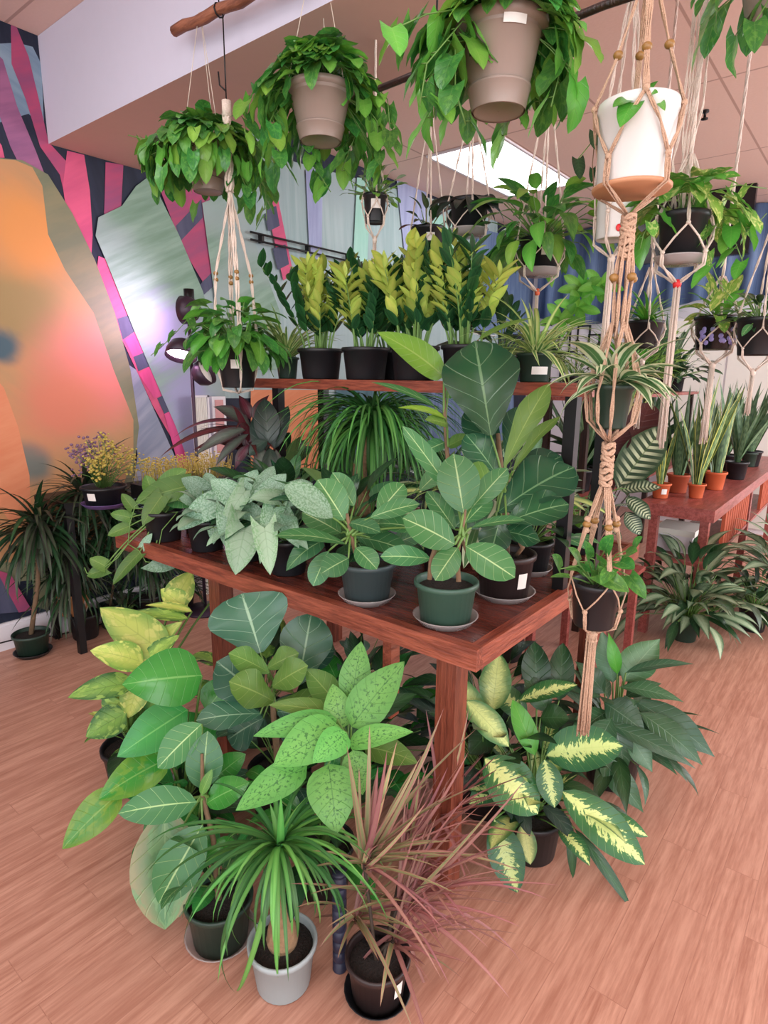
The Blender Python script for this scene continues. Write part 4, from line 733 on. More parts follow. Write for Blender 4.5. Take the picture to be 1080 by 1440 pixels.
for hi_, x, y in BL:
    dd, mi = heads[hi_][2], heads[hi_][4]; B = hp[hi_]+V(rnd(-.008, .008), rnd(-.008, .008), rnd(-.015, .015)); T = D(x, y, T0+dd+rnd(-.16, .06)); dn = abs((T-B).normalized().z)
    q.leafto(B, T, rnd(.012, .018), V(-.6, -.7, .2) if dn > .8 else V(0, 0, 1), 'blade', rnd(.15, .5) if y < 1250 else rnd(.5, 1.1), nL=9, k=1, fold=.35, mi=mi if rnd(0, 1) < .85 else 1-mi)
for j, h_ in enumerate(hp):
    for i in range(int(34*heads[j][3])):
        a = rnd(-1.4, 1.4)-.9; e = rnd(.1, 1.45); q.leaf(h_+V(0, 0, rnd(-.02, .02)), V(math.cos(a)*math.cos(e), math.sin(a)*math.cos(e), math.sin(e)), V(0, 0, 1) if e < 1 else V(-math.cos(a), -math.sin(a), 0), rnd(.16, .32), rnd(.009, .014), 'blade', rnd(.1, .7), .35, 0, 6, 1, random.choice((heads[j][4], heads[j][4], 1)))
uniq(q, s, t, ['marg', 'marr'], 'stemd')
# dark ribbed tube standing between the two front pots
p = Z(478, 1362, 0); t = thing('ribbed_tube', 'navy ribbed plastic tube standing between the two front pots', 'tube', p); q = MB()
pr = [(.001, 0), (.016, 0), (.018, .003)]
for i in range(9): z = .004+i*.03; pr += [(.0175, z), (.0175, z+.022), (.0155, z+.024), (.0155, z+.028)]
q.lathe(pr+[(.0165, .275), (.0165, .28), (.001, .28)], p, 20); q.build('tube', MT['tube'], t)
# right of the table: variegated dieffenbachia, peace lily
t, cr = floorplant('variegated_dieffenbachia', 'dieffenbachia with cream-splashed green leaves on the floor right of the table leg', 745, 1195, 'black', .09, .14)
T0 = 1.82
hero(t, ['cam', 'camg', 'bright', 'dark'], cr+V(0, 0, .04), T0, [
 (682, 1022, 631, 946, 36, .04, .08, 1, .75), (656, 985, 716, 1050, 36, .0, -.04, 1, .7), (692, 1000, 702, 918, 42, .1, .14, 1, .7), (752, 1062, 721, 984, 30, .0, .04, 2, .6), (730, 985, 812, 962, 28, .1, .08, 0, .45), (755, 978, 752, 902, 38, .14, .18, 3, .7), (786, 985, 792, 904, 34, .16, .2, 3, .7),
 (682, 1066, 757, 1145, 62, -.04, -.1, 0, .8), (768, 1062, 876, 1048, 62, -.04, -.08, 0, .6), (766, 1068, 780, 1136, 34, -.08, -.12, 0, .8), (790, 1112, 908, 1216, 52, -.06, -.14, 0, .75), (695, 1152, 728, 1256, 46, -.1, -.16, 0, .8), (808, 1165, 888, 1276, 16, -.05, -.12, 3, .5), (800, 1150, 806, 1236, 13, -.02, -.05, 3, .5), (735, 1158, 746, 1216, 26, -.06, -.1, 1, .7),
 (700, 1020, 660, 1060, 36, .08, .05, 3, .6), (740, 1010, 690, 960, 36, .15, .18, 0, .6), (760, 1010, 800, 1010, 36, .08, .05, 3, .5), (750, 1100, 720, 1130, 40, .05, 0, 1, .7), (715, 1100, 660, 1130, 36, .05, 0, 0, .7), (770, 1000, 740, 950, 34, .12, .15, 3, .6)], 'ellip', 'stem', .55, wave=.08)
q = MB(); s = MB(); bush(q, s, cr, 22, (.12, .18), .4, (.1, 1.2), 'ellip', stalk=(.06, .2), mi=(0, 1, 2)); q.build('lower_leaves', [LM['dark'], LM['cam'], LM['camg']], t); s.build('leaf_stalks', MT['stem'], t)
t, cr = floorplant('peace_lily', 'large peace lily with long arching dark leaves on the floor at right', 858, 1095, 'black', .10, .15)
T0 = 2.12
hero(t, ['spath', 'spathp', 'bright'], cr, T0, [
 (862, 960, 846, 886, 34, .1, .12, 1, .7), (876, 958, 928, 898, 46, .05, .06, 1, .7), (880, 946, 976, 932, 18, 0, -.03, 0, .3), (868, 948, 856, 890, 18, .05, .05, 2, .7), (850, 988, 908, 1030, 46, -.06, -.12, 0, .7), (872, 966, 962, 986, 26, -.02, -.08, 0, .35), (892, 985, 1007, 1064, 42, -.04, -.12, 0, .65), (900, 1002, 990, 1076, 36, -.08, -.14, 0, .6), (850, 1016, 980, 1080, 26, -.1, -.18, 0, .5),
 (840, 1062, 906, 1143, 34, -.12, -.18, 0, .7), (882, 1032, 918, 1086, 30, -.1, -.14, 1, .6), (850, 975, 810, 930, 30, .08, .1, 0, .6), (855, 1000, 800, 1040, 36, -.05, -.1, 0, .6), (870, 950, 905, 915, 30, .15, .18, 0, .7), (860, 1010, 830, 1070, 34, -.1, -.14, 0, .7), (880, 980, 930, 960, 26, .1, .1, 0, .4), (866, 1010, 940, 1050, 34, -.04, -.08, 0, .6), (860, 1000, 880, 1090, 34, -.08, -.12, 0, .7)], 'lance', 'stem', .8, wave=.08, pet=.003)
q = MB(); s = MB(); bush(q, s, cr, 34, (.14, .22), .28, (.1, 1.3), 'lance', stalk=(.08, .22), droop=1.1, mi=(0, 1)); q.build('lower_leaves', [LM['spath'], LM['dark']], t); s.build('leaf_stalks', MT['stem'], t)
def under(cr, root_name, mats, prof, n, L, asp, st=(.06, .22), name='inner_leaves', el=(.1, 1.4)):
    o = bpy.data.objects[root_name]; q = MB(); s = MB(); bush(q, s, cr, n, L, asp, el, prof, stalk=st, mi=tuple(range(len(mats))), droop=.9, wave=.05); q.build(name, [LM[x] for x in mats], o); s.build('inner_stalks', MT['stem'], o)
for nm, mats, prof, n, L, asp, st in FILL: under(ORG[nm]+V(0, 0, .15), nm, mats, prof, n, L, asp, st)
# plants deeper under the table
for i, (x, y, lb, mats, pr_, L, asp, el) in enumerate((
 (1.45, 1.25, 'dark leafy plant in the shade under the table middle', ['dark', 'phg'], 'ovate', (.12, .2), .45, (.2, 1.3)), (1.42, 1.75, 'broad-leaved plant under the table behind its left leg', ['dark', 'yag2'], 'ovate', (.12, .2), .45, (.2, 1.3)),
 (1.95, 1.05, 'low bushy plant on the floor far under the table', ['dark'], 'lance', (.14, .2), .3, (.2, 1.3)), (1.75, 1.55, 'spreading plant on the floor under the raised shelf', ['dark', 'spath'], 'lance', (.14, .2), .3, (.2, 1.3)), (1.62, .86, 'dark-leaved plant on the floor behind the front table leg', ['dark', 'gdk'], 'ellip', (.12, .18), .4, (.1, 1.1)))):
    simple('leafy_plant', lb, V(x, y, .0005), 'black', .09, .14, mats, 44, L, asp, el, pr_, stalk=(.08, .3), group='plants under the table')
# ================================================================ hanging plants
def strand(q, pts, r, n=3, tw=40, off=None):
    """a soft cord of n twisted plies"""
    off = off or r*.9; P_ = [Vector(p) for p in pts]; fine = [P_[0]]
    for i in range(1, len(P_)):
        m_ = max(2, int((P_[i]-P_[i-1]).length/.022))
        for k in range(1, m_+1): fine.append(P_[i-1].lerp(P_[i], k/m_))
    for j in range(n):
        out = []; L = 0
        for i, p in enumerate(fine):
            if i: L += (p-fine[i-1]).length
            t = (fine[min(i+1, len(fine)-1)]-fine[max(i-1, 0)]).normalized(); a = t.cross(V(.3, .95, .1)).normalized(); c = t.cross(a); w_ = L*tw+2*PI*j/n
            out.append(p+a*(off*math.cos(w_))+c*(off*math.sin(w_)))
        q.tube(out, r, 5)
class KN:
    def __init__(s): s.l = []; s.b = []
    def ball(s, *k): m_ = MB(); m_.ball(*k); s.l.append(m_)
    def build(s, name, mat, t):
        for m_ in s.l: m_.build(name, mat, t)
        for m_ in s.b: m_.build('braid', mat, t)
def knots(q, c, R, z0, z1, n):
    """a column of square knots"""
    m_ = MB(); q.b.append(m_); q = m_
    for i in range(n):
        z = z0+(z1-z0)*(i+.5)/n; h = abs(z1-z0)/n*.5; a0 = i*.7
        for s_ in (0, PI/2): q.tube([V(c.x+R*1.15*math.cos(a0+s_+k*PI/6), c.y+R*1.15*math.sin(a0+s_+k*PI/6), z+h*.8*math.sin(k*PI/3+s_)) for k in range(13)], h*.55, 6)
def fringe(q, c, R, z0, z1, n, r, flare=1.5, seed=0):
    for i in range(n):
        a = rnd(0, 2*PI); rr = R*math.sqrt(rnd(.02, 1)); zz_ = z1+abs(z0-z1)*rnd(0, .10)
        q.tube([V(c.x+rr*math.cos(a), c.y+rr*math.sin(a), z0), V(c.x+rr*1.15*math.cos(a), c.y+rr*1.15*math.sin(a), (z0+zz_)/2), V(c.x+rr*flare*math.cos(a)+rnd(-.002, .002), c.y+rr*flare*math.sin(a), zz_)], r, 4)
def net(q, c, R, Rb, zr, zb, zg, r, n=4, a0=.3, plies=2, top=None, ztop=None, knot=None):
    """pot sling: n arms from the top point to the rim, diamonds round the pot, gathered below"""
    for i in range(n):
        a = a0+2*PI*i/n; am = a+PI/n; al = a-PI/n; zk = zb+(zr-zb)*.30; Rk = Rb+(R-Rb)*.3+r*2
        pr = V(c.x+(R+r*2)*math.cos(a), c.y+(R+r*2)*math.sin(a), zr)
        if top is not None: strand(q, [top+V(math.cos(a), math.sin(a), 0)*r*2, (top+pr)/2+V(math.cos(a), math.sin(a), 0)*R*.06, pr], r, plies)
        km = V(c.x+Rk*math.cos(am), c.y+Rk*math.sin(am), zk); kl = V(c.x+Rk*math.cos(al), c.y+Rk*math.sin(al), zk)
        mid = lambda u: V(c.x+(R*.5+Rk*.5)/.96*math.cos(u)*1.02, c.y+(R*.5+Rk*.5)/.96*math.sin(u)*1.02, (zr+zk)/2)
        strand(q, [pr, mid((a+am)/2), km], r, 1, off=.0001); strand(q, [pr, mid((a+al)/2), kl], r, 1, off=.0001)
        bt = V(c.x+(Rb+r*2)*math.cos(am), c.y+(Rb+r*2)*math.sin(am), zb-r); strand(q, [km, bt, V(c.x, c.y, zg)], r, plies, off=r)
        if knot is not None: knot.ball(km, r*2.4, 0, .8, 8); knot.ball(pr, r*2.2, 0, .8, 8)
def hanger(name, label, c, R, Rb, zr, zb, ztop, zceil, mat='cotton', r=.0022, tail=.2, beads=False, wrap=None, group='macrame plant hangers', tape=None, n=4, a0=.3, gap=.05, single=True, fr=14):
    t = thing(name, label, 'plant hanger', (c.x, c.y, zceil), group); top = V(c.x, c.y, ztop)
    q = MB(); k = KN(); net(q, c, R, Rb, zr, zb, zb-gap, r, n, a0, 2, top, None, k); q.build('cord', MT[mat], t); k.build('knot', MT[mat], t)
    if zceil > ztop: q = MB(); strand(q, [V(c.x, c.y, zceil), top], r*1.1, 3); q.build('top_cord', MT[mat], t)
    q = MB(); q.lathe([(.001, -.012), (r*3.4, -.01), (r*4, 0), (r*3.4, .012), (.001, .014)], (c.x, c.y, zb-gap), 10); q.build('gathering_knot', MT[tape or mat], t)
    if tail: q = MB(); fringe(q, c, r*3, zb-gap-.008, zb-gap-tail, fr, r*.8, 1.5); q.build('tassel', MT[mat], t)
    return t
def hpot(name, label, c, potmat, rt, rb, h, group=None, **kw):      # c: centre of the pot's foot
    t = thing(name, label, 'hanging plant', c, group); return t, potp(t, c, rt, rb, h, MT[potmat], **kw)
def wires(t, c, R, zr, ztop, n=3, r=.0012, name='hanging_wire', a0=.5):
    for i in range(n):
        a = a0+2*PI*i/n; q = MB(); q.tube([V(c.x+R*math.cos(a), c.y+R*math.sin(a), zr), V(c.x+.003*math.cos(a), c.y+.003*math.sin(a), ztop)], r, 5); q.build(name, MT['wire'], t)
TH1 = (XP(290, 222, 1.50)-CAM).dot(FW); TH4 = (XP(326, 350, 1.50)-CAM).dot(FW)
# three taupe hanging baskets of philodendron
def basket(label, px, py_rim, py_bot, t_, R, n, L, hang, Hm, zt, azf=None, vines=(), mats=('philo', 'philob'), potmat='taupe', spread=1.85, tagp=None, front=.36):
    cr = D(px, py_rim, t_); cb = D(px, py_bot, t_); h = .155; c = V(cr.x, cr.y, cr.z-h); t, top = hpot('hanging_philodendron', label, c, potmat, R, R*.62, h, 'philodendrons in taupe hanging pots', lip=.02, tagp=tagp)
    q = MB(); q.lathe([(R*.645, .0), (R*.655, .004), (R*.74, h*.24), (R*.755, h*.245), (R*.755, h*.27), (R*.74, h*.275)], c, 28); q.build('foot_ring', MT[potmat], t)
    wires(t, c, R, c.z+h, c.z+h+.42, 3); q = MB(); q.tube([V(c.x, c.y, c.z+h+.42), V(c.x, c.y, zt)], .0018, 5); q.build('hook_cord', MT['wire'], t)
    q = MB(); s = MB(); cascade(q, s, top, R*spread, Hm, n, L, .68, hang, mi=(0, 0, 1), azf=azf, front=front)
    for v in vines: vine(q, s, [top]+[D(x, y, t_+dd) for x, y, dd in v], (L[0]*.8, L[1]*.9), .68, (0, 1), .03)
    uniq(q, s, t, mats); return t
basket('heartleaf philodendron in a large taupe pot, nearest to the viewer at the top', 706, 34, 172, 1.20, .083, 190, (.062, .092), .13, .075, CH, None,
 [[(650, 30, -.05), (600, 90, -.06), (590, 150, -.05)], [(780, 40, .0), (790, 90, 0), (775, 150, 0)], [(640, 60, -.04), (640, 130, -.05), (655, 175, -.04)], [(700, 40, .1), (720, 120, .1), (712, 190, .1)], [(660, 10, -.05), (600, 20, -.08), (545, 45, -.1)], [(770, 40, .1), (760, 120, .1), (758, 160, .1)], [(630, 50, -.03), (615, 110, -.03), (610, 165, -.02)]], tagp=(CAZ+.15, .86, .045, .025))
basket('heartleaf philodendron in a taupe pot hanging in the middle, below the white soffit', 450, 124, 228, 1.95, .103, 240, (.065, .10), .22, .14, CH, None,
 [[(400, 130, 0), (380, 170, -.02), (395, 230, -.02)], [(500, 130, 0), (530, 170, 0), (535, 240, 0)], [(480, 150, .08), (500, 190, .08), (480, 240, .08)], [(420, 150, .1), (440, 230, .1), (465, 270, .1)], [(520, 110, 0), (545, 140, 0), (550, 200, 0)], [(360, 120, 0), (345, 150, 0), (345, 190, 0)]])
basket('heartleaf philodendron hanging from the branch pole before the mural', 290, 205, 262, TH1, .085*TH1/2.35, 300, (.058, .09), .16, .11, XP(268, 22, 1.50).z-.01, None,
 [[(240, 200, 0), (200, 195, 0), (180, 190, 0)], [(350, 210, 0), (372, 240, 0), (375, 310, 0)], [(330, 230, -.05), (350, 270, -.05), (355, 290, -.05)], [(265, 220, -.05), (285, 260, -.05)], [(360, 200, 0), (375, 220, 0), (372, 270, 0)]], spread=2.7, front=.1)
# plant at the top right corner
c = D(1100, -20, 1.5)-V(0, 0, .1); t, cr = hpot('hanging_philodendron', 'philodendron leaves poking in at the top right corner of the picture', c, 'taupe', .10, .065, .15, 'philodendrons in taupe hanging pots'); q = MB(); s = MB(); cascade(q, s, cr, .18, .06, 34, (.08, .12), .6, .16); vine(q, s, [cr]+[D(x, y, 1.45) for x, y in ((1075, 10), (1062, 30), (1050, 50))], (.08, .1), .6, (0,), .05)
wires(t, c, .10, c.z+.15, c.z+.5, 3); uniq(q, s, t, ['philo', 'philob'])
# big three-tier macrame hanger
MX = V(1.33, .45, 0); CM = math.atan2(-.45, -1.33)
t = thing('macrame_hanger', 'long tan macrame hanger with wooden beads holding three pots, one above another', 'plant hanger', (MX.x, MX.y, RBZ), 'macrame plant hangers')
JU = MT['jute']; q = MB(); kn = KN(); bd = []
topz = RBZ+.012; zr, zb = 1.93, 1.785; Rw = .075
q2 = MB(); q2.tube([V(MX.x+(.012)*math.cos(k*PI/8), MX.y, topz+.005+.016*math.sin(k*PI/8)) for k in range(17)], .0025, 6); q2.build('hook_ring', MT['brass'], t)
for i in range(4):
    a = CM+.12+PI/2*i; o = V(math.cos(a), math.sin(a), 0); tp = V(MX.x, MX.y, topz)+o*.008; bp = V(MX.x, MX.y, [2.01, 2.03, 2.035, 2.02][i])+o*.045; rim = V(MX.x, MX.y, zr)+o*(Rw+.006); top2 = V(MX.x, MX.y, topz+.12)+o*.012
    for w_ in (-.004, 0, .004):
        sv = V(-o.y, o.x, 0)*w_; strand(q, [top2+sv, tp+sv*1.4, bp+sv*.6, rim+sv], .0016, 2)
    bd.append(bp)
    am = a+PI/4; al = a-PI/4
    for u in (am, al):
        kk = V(MX.x, MX.y, zb+.045)+V(math.cos(u), math.sin(u), 0)*(Rw*.93+.005); md = V(MX.x, MX.y, (zr+zb+.045)/2)+V(math.cos((a+u)/2), math.sin((a+u)/2), 0)*(Rw+.004); strand(q, [rim, md, kk], .0022, 2)
    kk = V(MX.x, MX.y, zb+.045)+V(math.cos(am), math.sin(am), 0)*(Rw*.93+.005); kn.ball(kk, .006); kn.ball(rim, .0065)
    for w_ in (-.004, .004):
        sv = V(-math.sin(am), math.cos(am), 0)*w_; strand(q, [kk+sv, V(MX.x, MX.y, zb-.002)+V(math.cos(am), math.sin(am), 0)*(Rw+.002)+sv, V(MX.x, MX.y, zb-.05)], .0018, 2)
knots(kn, MX, .011, 1.738, 1.655, 7)
for i in range(8):
    a = 2*PI*i/8; o = V(math.cos(a), math.sin(a), 0); strand(q, [V(MX.x, MX.y, 1.735)+o*.008, V(MX.x, MX.y, 1.62)+o*.018, V(MX.x, MX.y, 1.535)+o*.014, V(MX.x, MX.y, 1.50)+o*.016], .0022, 2)
for i in range(4):
    a = CAZ+.35+PI/2*i; bd.append(V(MX.x, MX.y, 1.618)+V(math.cos(a), math.sin(a), 0)*.024)
# second tier round the green pot
GR, GB, gz0, gz1 = .042, .032, 1.315, 1.405
for i in range(4):
    a = CAZ+.15+PI/2*i; o = V(math.cos(a), math.sin(a), 0); s0 = V(MX.x, MX.y, 1.53)+o*.016
    for w_ in (-1, 1): u = a+w_*.5; strand(q, [s0, V(MX.x, MX.y, 1.47)+V(math.cos(u), math.sin(u), 0)*.035, V(MX.x, MX.y, 1.39)+V(math.cos(u), math.sin(u), 0)*.056, V(MX.x, MX.y, 1.33)+V(math.cos(u), math.sin(u), 0)*.048, V(MX.x, MX.y, 1.285)], .0024, 2)
knots(kn, MX, .010, 1.285, 1.19, 7)
zl = .985
for i in range(4):
    a = CAZ+PI/2*i+.1; o = V(math.cos(a), math.sin(a), 0); b1 = V(MX.x, MX.y, 1.105)+o*.034; rm = V(MX.x, MX.y, zl)+o*.062; bd.append(b1); kn.ball(b1+V(0, 0, .012), .007); kn.ball(b1-V(0, 0, .014), .007)
    for w_ in (-.004, 0, .004): sv = V(-o.y, o.x, 0)*w_; strand(q, [V(MX.x, MX.y, 1.19)+o*.008+sv, b1+sv, rm+sv*.5], .0019, 2)
    for u in (a+PI/4, a-PI/4):
        kk = V(MX.x, MX.y, .915)+V(math.cos(u), math.sin(u), 0)*.058; strand(q, [rm, V(MX.x, MX.y, .95)+V(math.cos((a+u)/2), math.sin((a+u)/2), 0)*.062, kk], .0019, 1)
    u = a+PI/4; kk = V(MX.x, MX.y, .915)+V(math.cos(u), math.sin(u), 0)*.058; kn.ball(kk, .006); strand(q, [kk, V(MX.x, MX.y, .872)+V(math.cos(u), math.sin(u), 0)*.05, V(MX.x, MX.y, .845)], .0024, 2)
q.build('cord', JU, t); kn.build('knot', JU, t)
for p in bd: q = MB(); q.ball(p, .0095, 0, .85, 12); q.build('bead', MT['bead'], t)
q = MB(); q.lathe([(.001, .012), (.011, .010), (.013, 0), (.012, -.012), (.014, -.016)], (MX.x, MX.y, .845), 12); fringe(q, MX, .013, .845, .585, 46, .0019, 1.35); q.build('tassel', JU, t)
q = MB(); q.lathe([(.001, 0), (.072, 0), (.075, .004), (.075, .008), (.001, .0078)], (MX.x, MX.y, zb-.006), 32); q.build('base_disc', MT['saucerw'], t)
c = V(MX.x, MX.y, zb+.0025); p1, cr = hpot('hanging_pothos', 'large white pot with one green leaf at the top of the tan macrame hanger', c, 'whitep', .0735, .066, .145, lip=.003)
q = MB(); s = MB(); 
for x, y, x2, y2, W in ((893, 138, 872, 178, 34), (885, 140, 862, 150, 20), (905, 135, 925, 130, 16), (925, 140, 935, 155, 12)):
    B = D(x, y, 1.13); q.leafto(B, D(x2, y2, 1.09), W*1.13/F, camn(B, .6), 'heart', .3); s.tube([cr, (cr+B)/2+V(0, 0, .02), B], .0015, 5)
bush(q, s, cr, 7, (.03, .05), .7, (.2, 1), 'heart', stalk=(.02, .035)); uniq(q, s, p1, ['bright'])
c = V(MX.x, MX.y, gz0); p1, cr = hpot('striped_dracaena', 'white-striped dracaena in narrow dark green pot in the middle of the tan macrame', c, 'dgreen', .04, .03, .092, lip=.006)
q = MB(); bush(q, None, cr+V(0, 0, .01), 40, (.09, .17), .24, (-.1, 1.35), 'lance', stalk=(0, .02), droop=1.3, spread=.012, k=2); s = MB(); s.tube([cr, cr+V(0, 0, .05)], .006, 6); uniq(q, s, p1, ['drw'])
c = V(MX.x, MX.y, .868); p1, cr = hpot('hanging_philodendron_plant', 'small-leaved philodendron in black pot at the bottom of the tan macrame', c, 'black', .054, .044, .105, lip=.006)
q = MB(); s = MB()
for x, y, x2, y2, W, mi in ((788, 800, 777, 780, 24, 0), (850, 775, 862, 752, 24, 0), (845, 790, 850, 770, 20, 0), (872, 790, 892, 800, 26, 0), (842, 808, 885, 832, 30, 1), (885, 810, 908, 842, 24, 1), (892, 770, 903, 755, 18, 0), (880, 780, 896, 775, 24, 0), (815, 790, 800, 770, 20, 0), (830, 785, 822, 760, 18, 0), (860, 800, 845, 822, 20, 0)):
    B = D(x, y, 1.33); q.leafto(B, D(x2, y2, 1.29), W*1.33/F, camn(B, .6), 'heart', .4); s.tube([cr, (cr+B)/2+V(0, 0, .03), B], .0014, 5)
bush(q, s, cr, 14, (.03, .05), .65, (.1, 1.3), 'heart', stalk=(.03, .06)); uniq(q, s, p1, ['philo', 'spath'])
# left macrame with the wrapped white column
c0 = D(335, 545, TH4); zt = D(318, 160, TH4).z; c = XP(335, 545, 1.50); zr = D(335, 492, TH4).z; SF = TH4/2.45; PZ = XP(312, 12, 1.50).z
t = thing('macrame_hanger', 'white wrapped macrame hanger with brown beads before the mural', 'plant hanger', (c.x, c.y, PZ+.02), 'macrame plant hangers')
zc = D(318, 275, TH4).z; q = MB(); q.tube([V(c.x, c.y, zt), V(c.x, c.y, zt-.05)], .016, 10); q.build('top_wrap', MT['cotton'], t)
q = MB(); 
for i in range(3): strand(q, [V(c.x, c.y, zt-.04)+V(math.cos(i*2.1), math.sin(i*2.1), 0)*.007, V(c.x, c.y, zc)+V(math.cos(i*2.1), math.sin(i*2.1), 0)*.009], .006, 2, 60)
zbead = D(320, 385, TH4).z; bl = []
for i in range(4):
    a = CAZ+.4+PI/2*i; o = V(math.cos(a), math.sin(a), 0); bp = V(c.x, c.y, zbead)+o*.07*SF
    for w_ in (-.004, .004): sv = V(-o.y, o.x, 0)*w_; strand(q, [V(c.x, c.y, zc)+sv, bp+sv, V(c.x, c.y, zr+.01)+o*.088*SF+sv, V(c.x, c.y, zr-.05)+o*.084*SF, V(c.x, c.y, c.z-.008)+o*.06*SF, V(c.x, c.y, c.z-.02)], .0028, 2)
    bl += [bp, bp-V(0, 0, .022), V(c.x, c.y, zr+.005)+o*.091*SF]
q.build('cord', MT['cotton'], t)
for p in bl: q = MB(); q.ball(p, .009, 0, .9, 10); q.build('bead', MT['bead'], t)
q = MB(); q.tube([V(c.x, c.y, zt-.002), V(c.x, c.y, PZ-.012)], .0025, 5); q.tube([V(c.x, c.y, zt+.03), V(c.x-.01, c.y+.02, zt+.05), V(c.x-.012, c.y+.022, zt+.09)], .003, 5); q.build('black_hook', MT['iron'], t)
p1, cr = hpot('hanging_pothos', 'bushy pothos in tagged black pot in the white macrame at left', V(c.x, c.y, c.z), 'black', .082*SF, .066*SF, c.z and (zr-c.z)+.02, lip=.01, tagp=(CAZ+.1, .55, .03, .032))
q = MB(); s = MB(); bush(q, s, cr, 120, (.07, .10), .62, (-.1, 1.3), 'heart', stalk=(.05, .19), mi=(0, 0, 1), droop=.9, wave=.05, dip=.7); vine(q, s, [cr]+[D(x, y, 2.4) for x, y in ((280, 430), (250, 465), (225, 490), (212, 500))], (.05, .07), .6, (0,), .07); vine(q, s, [cr]+[D(x, y, 2.4) for x, y in ((370, 480), (380, 520), (385, 530))], (.04, .06), .6, (0,), .05)
uniq(q, s, p1, ['philo', 'bright'])
q = MB(); bush(q, None, cr+V(.02, -.05, .02), 24, (.14, .24), .05, (.2, 1.4), 'strap', stalk=(0, 0), droop=1.8); q.build('grassy_leaves', LM['grass'], p1)
# five small hanging pots in the background row
def smallhang(lbl_h, lbl_p, px, pyr, pyb, t_, wpx, ztp, potmat, kind, mats, sauc=False, tail=.2, tape=None, tg=False, mat='cotton', r=.0022, name='hanging_plant'):
    R = wpx*t_/F/2; rimz = D(px, pyr, t_).z; botz = D(px, pyb, t_).z; p = D(px, pyb, t_); c = V(p.x, p.y, botz)
    hanger('macrame_hanger', lbl_h, c, R*(1.14 if sauc else 1.03), R*(1.08 if sauc else .85), rimz-.3*(rimz-botz), botz-.006, D(px, ztp, t_).z, CH, mat, r, tail, tape=tape, a0=math.atan2(-c.y, -c.x)+.15)
    t, cr = hpot(name, lbl_p, c, potmat, R, R*.82, rimz-botz, saucer=MT['saucer'] if sauc else None, lip=.008, tagp=(CAZ+.1, .6, .034, .03) if tg else None)
    q = MB(); s = MB(); kind(q, s, cr, t_); uniq(q, s, t, mats); return t, cr
smallhang('thin white hanger holding the tiny black pot below the middle basket', 'tiny hanging plant with fine pale leaves in a black pot', 527, 276, 314, 2.2, 32, 215, 'black',
 lambda q, s, c, T: bush(q, s, c, 60, (.025, .04), .5, (-.1, 1.4), 'ellip', stalk=(.02, .10), mi=(0, 1)), ['philob', 'lilac'], tail=.3, tg=True)
smallhang('white hanger with the black pot left of the light panel', 'sparse dark hanging plant with one rusty leaf in a tagged black pot', 601, 322, 362, 2.5, 46, 175, 'black',
 lambda q, s, c, T: bush(q, s, c, 14, (.06, .12), .4, (.2, 1.4), 'ovate', stalk=(.03, .09), mi=(0, 0, 1)), ['dark', 'maroon'], tg=True, tail=.1)
smallhang('white hanger with orange knot just left under the light panel', 'grey-green round-leaved plant in black pot with clear saucer under the light panel', 658, 284, 332, 2.3, 52, 168, 'black',
 lambda q, s, c, T: bush(q, s, c, 20, (.08, .13), .55, (-.2, .6), 'ovate', stalk=(.02, .06), mi=(0,), droop=1), ['gdk'], sauc=True, tape='orange', tail=.2)
smallhang('white hanger with orange tape knot under the peace lily', 'hanging peace lily with bright yellow-green tips in tagged black pot', 757, 338, 388, 2.2, 56, 150, 'black',
 lambda q, s, c, T: bush(q, s, c, 90, (.09, .15), .42, (-.2, 1.3), 'ovate', stalk=(.06, .20), mi=(0, 0, 1), droop=1, dip=.5), ['philo', 'philob'], sauc=True, tape='orange', tg=True, tail=.25)
# second white pot behind the first
c = D(862, 338, 1.9); hanger('macrame_hanger', 'off-white macrame hanger behind the big white pot', c, .062, .054, c.z+.25, c.z-.004, D(880, 20, 1.9).z, CH, 'cotton', .003, .5, a0=CAZ+.1, fr=60)
t = thing('white_planter', 'smaller white cylinder pot with red round sticker behind the big white pot', 'plant pot', c); potp(t, c, .058, .052, .30, MT['whitep'], lip=.003)
q = MB(); p = c+V(math.cos(CAZ-.05)*.0545, math.sin(CAZ-.05)*.0545, .025); q.lathe([(.001, .002), (.010, .002), (.011, 0)], p, 16, axis=V(math.cos(CAZ), math.sin(CAZ), 0)); q.build('sticker', MT['redd'], t)
q = MB(); s = MB(); vine(q, s, [c+V(0, 0, .29)]+[D(x, y, 1.86) for x, y in ((838, 180), (832, 200), (820, 215), (806, 232))], (.07, .09), .5, (0,), .10); q.build('foliage', LM['dark'], t); s.build('stem', MT['stem'], t)
q = MB(); s = MB(); vine(q, s, [D(x, y, 1.86) for x, y in ((838, 180), (833, 230), (836, 280))], (.04, .05), .5, (0,), .06); q.build('trailing_leaves', LM['dark'], t); s.build('vine', MT['stemb'], t)
# marble queen pothos right
smallhang('wide white braided macrame hanger with red band at right', 'marbled pothos trailing from black pot with clear saucer at right', 955, 304, 372, 1.85, 64, 228, 'black',
 lambda q, s, c, T: (cascade(q, s, c, .17, .12, 60, (.07, .11), .6, .05, mi=(0, 1)), [vine(q, s, [c]+[D(x, y, T-.05) for x, y in v], (.05, .08), .68, (0, 1), .045) for v in (((1000, 270), (1040, 260), (1078, 265)), ((1000, 290), (1030, 330), (1045, 370)), ((990, 320), (1000, 370), (1012, 400), (1030, 420)), ((920, 300), (905, 330), (900, 350)), ((1010, 320), (1060, 320), (1078, 300)))]), ['marble', 'bright'], sauc=True, tape='redd', tail=.5, r=.0032)
q = MB(); c = D(985, 130, 1.85); k = D(955, 304, 1.85)
t = thing('macrame_cord_panel', 'flat diamond-knotted white cord panel above the marbled pothos', 'cord', (k.x, k.y, CH))
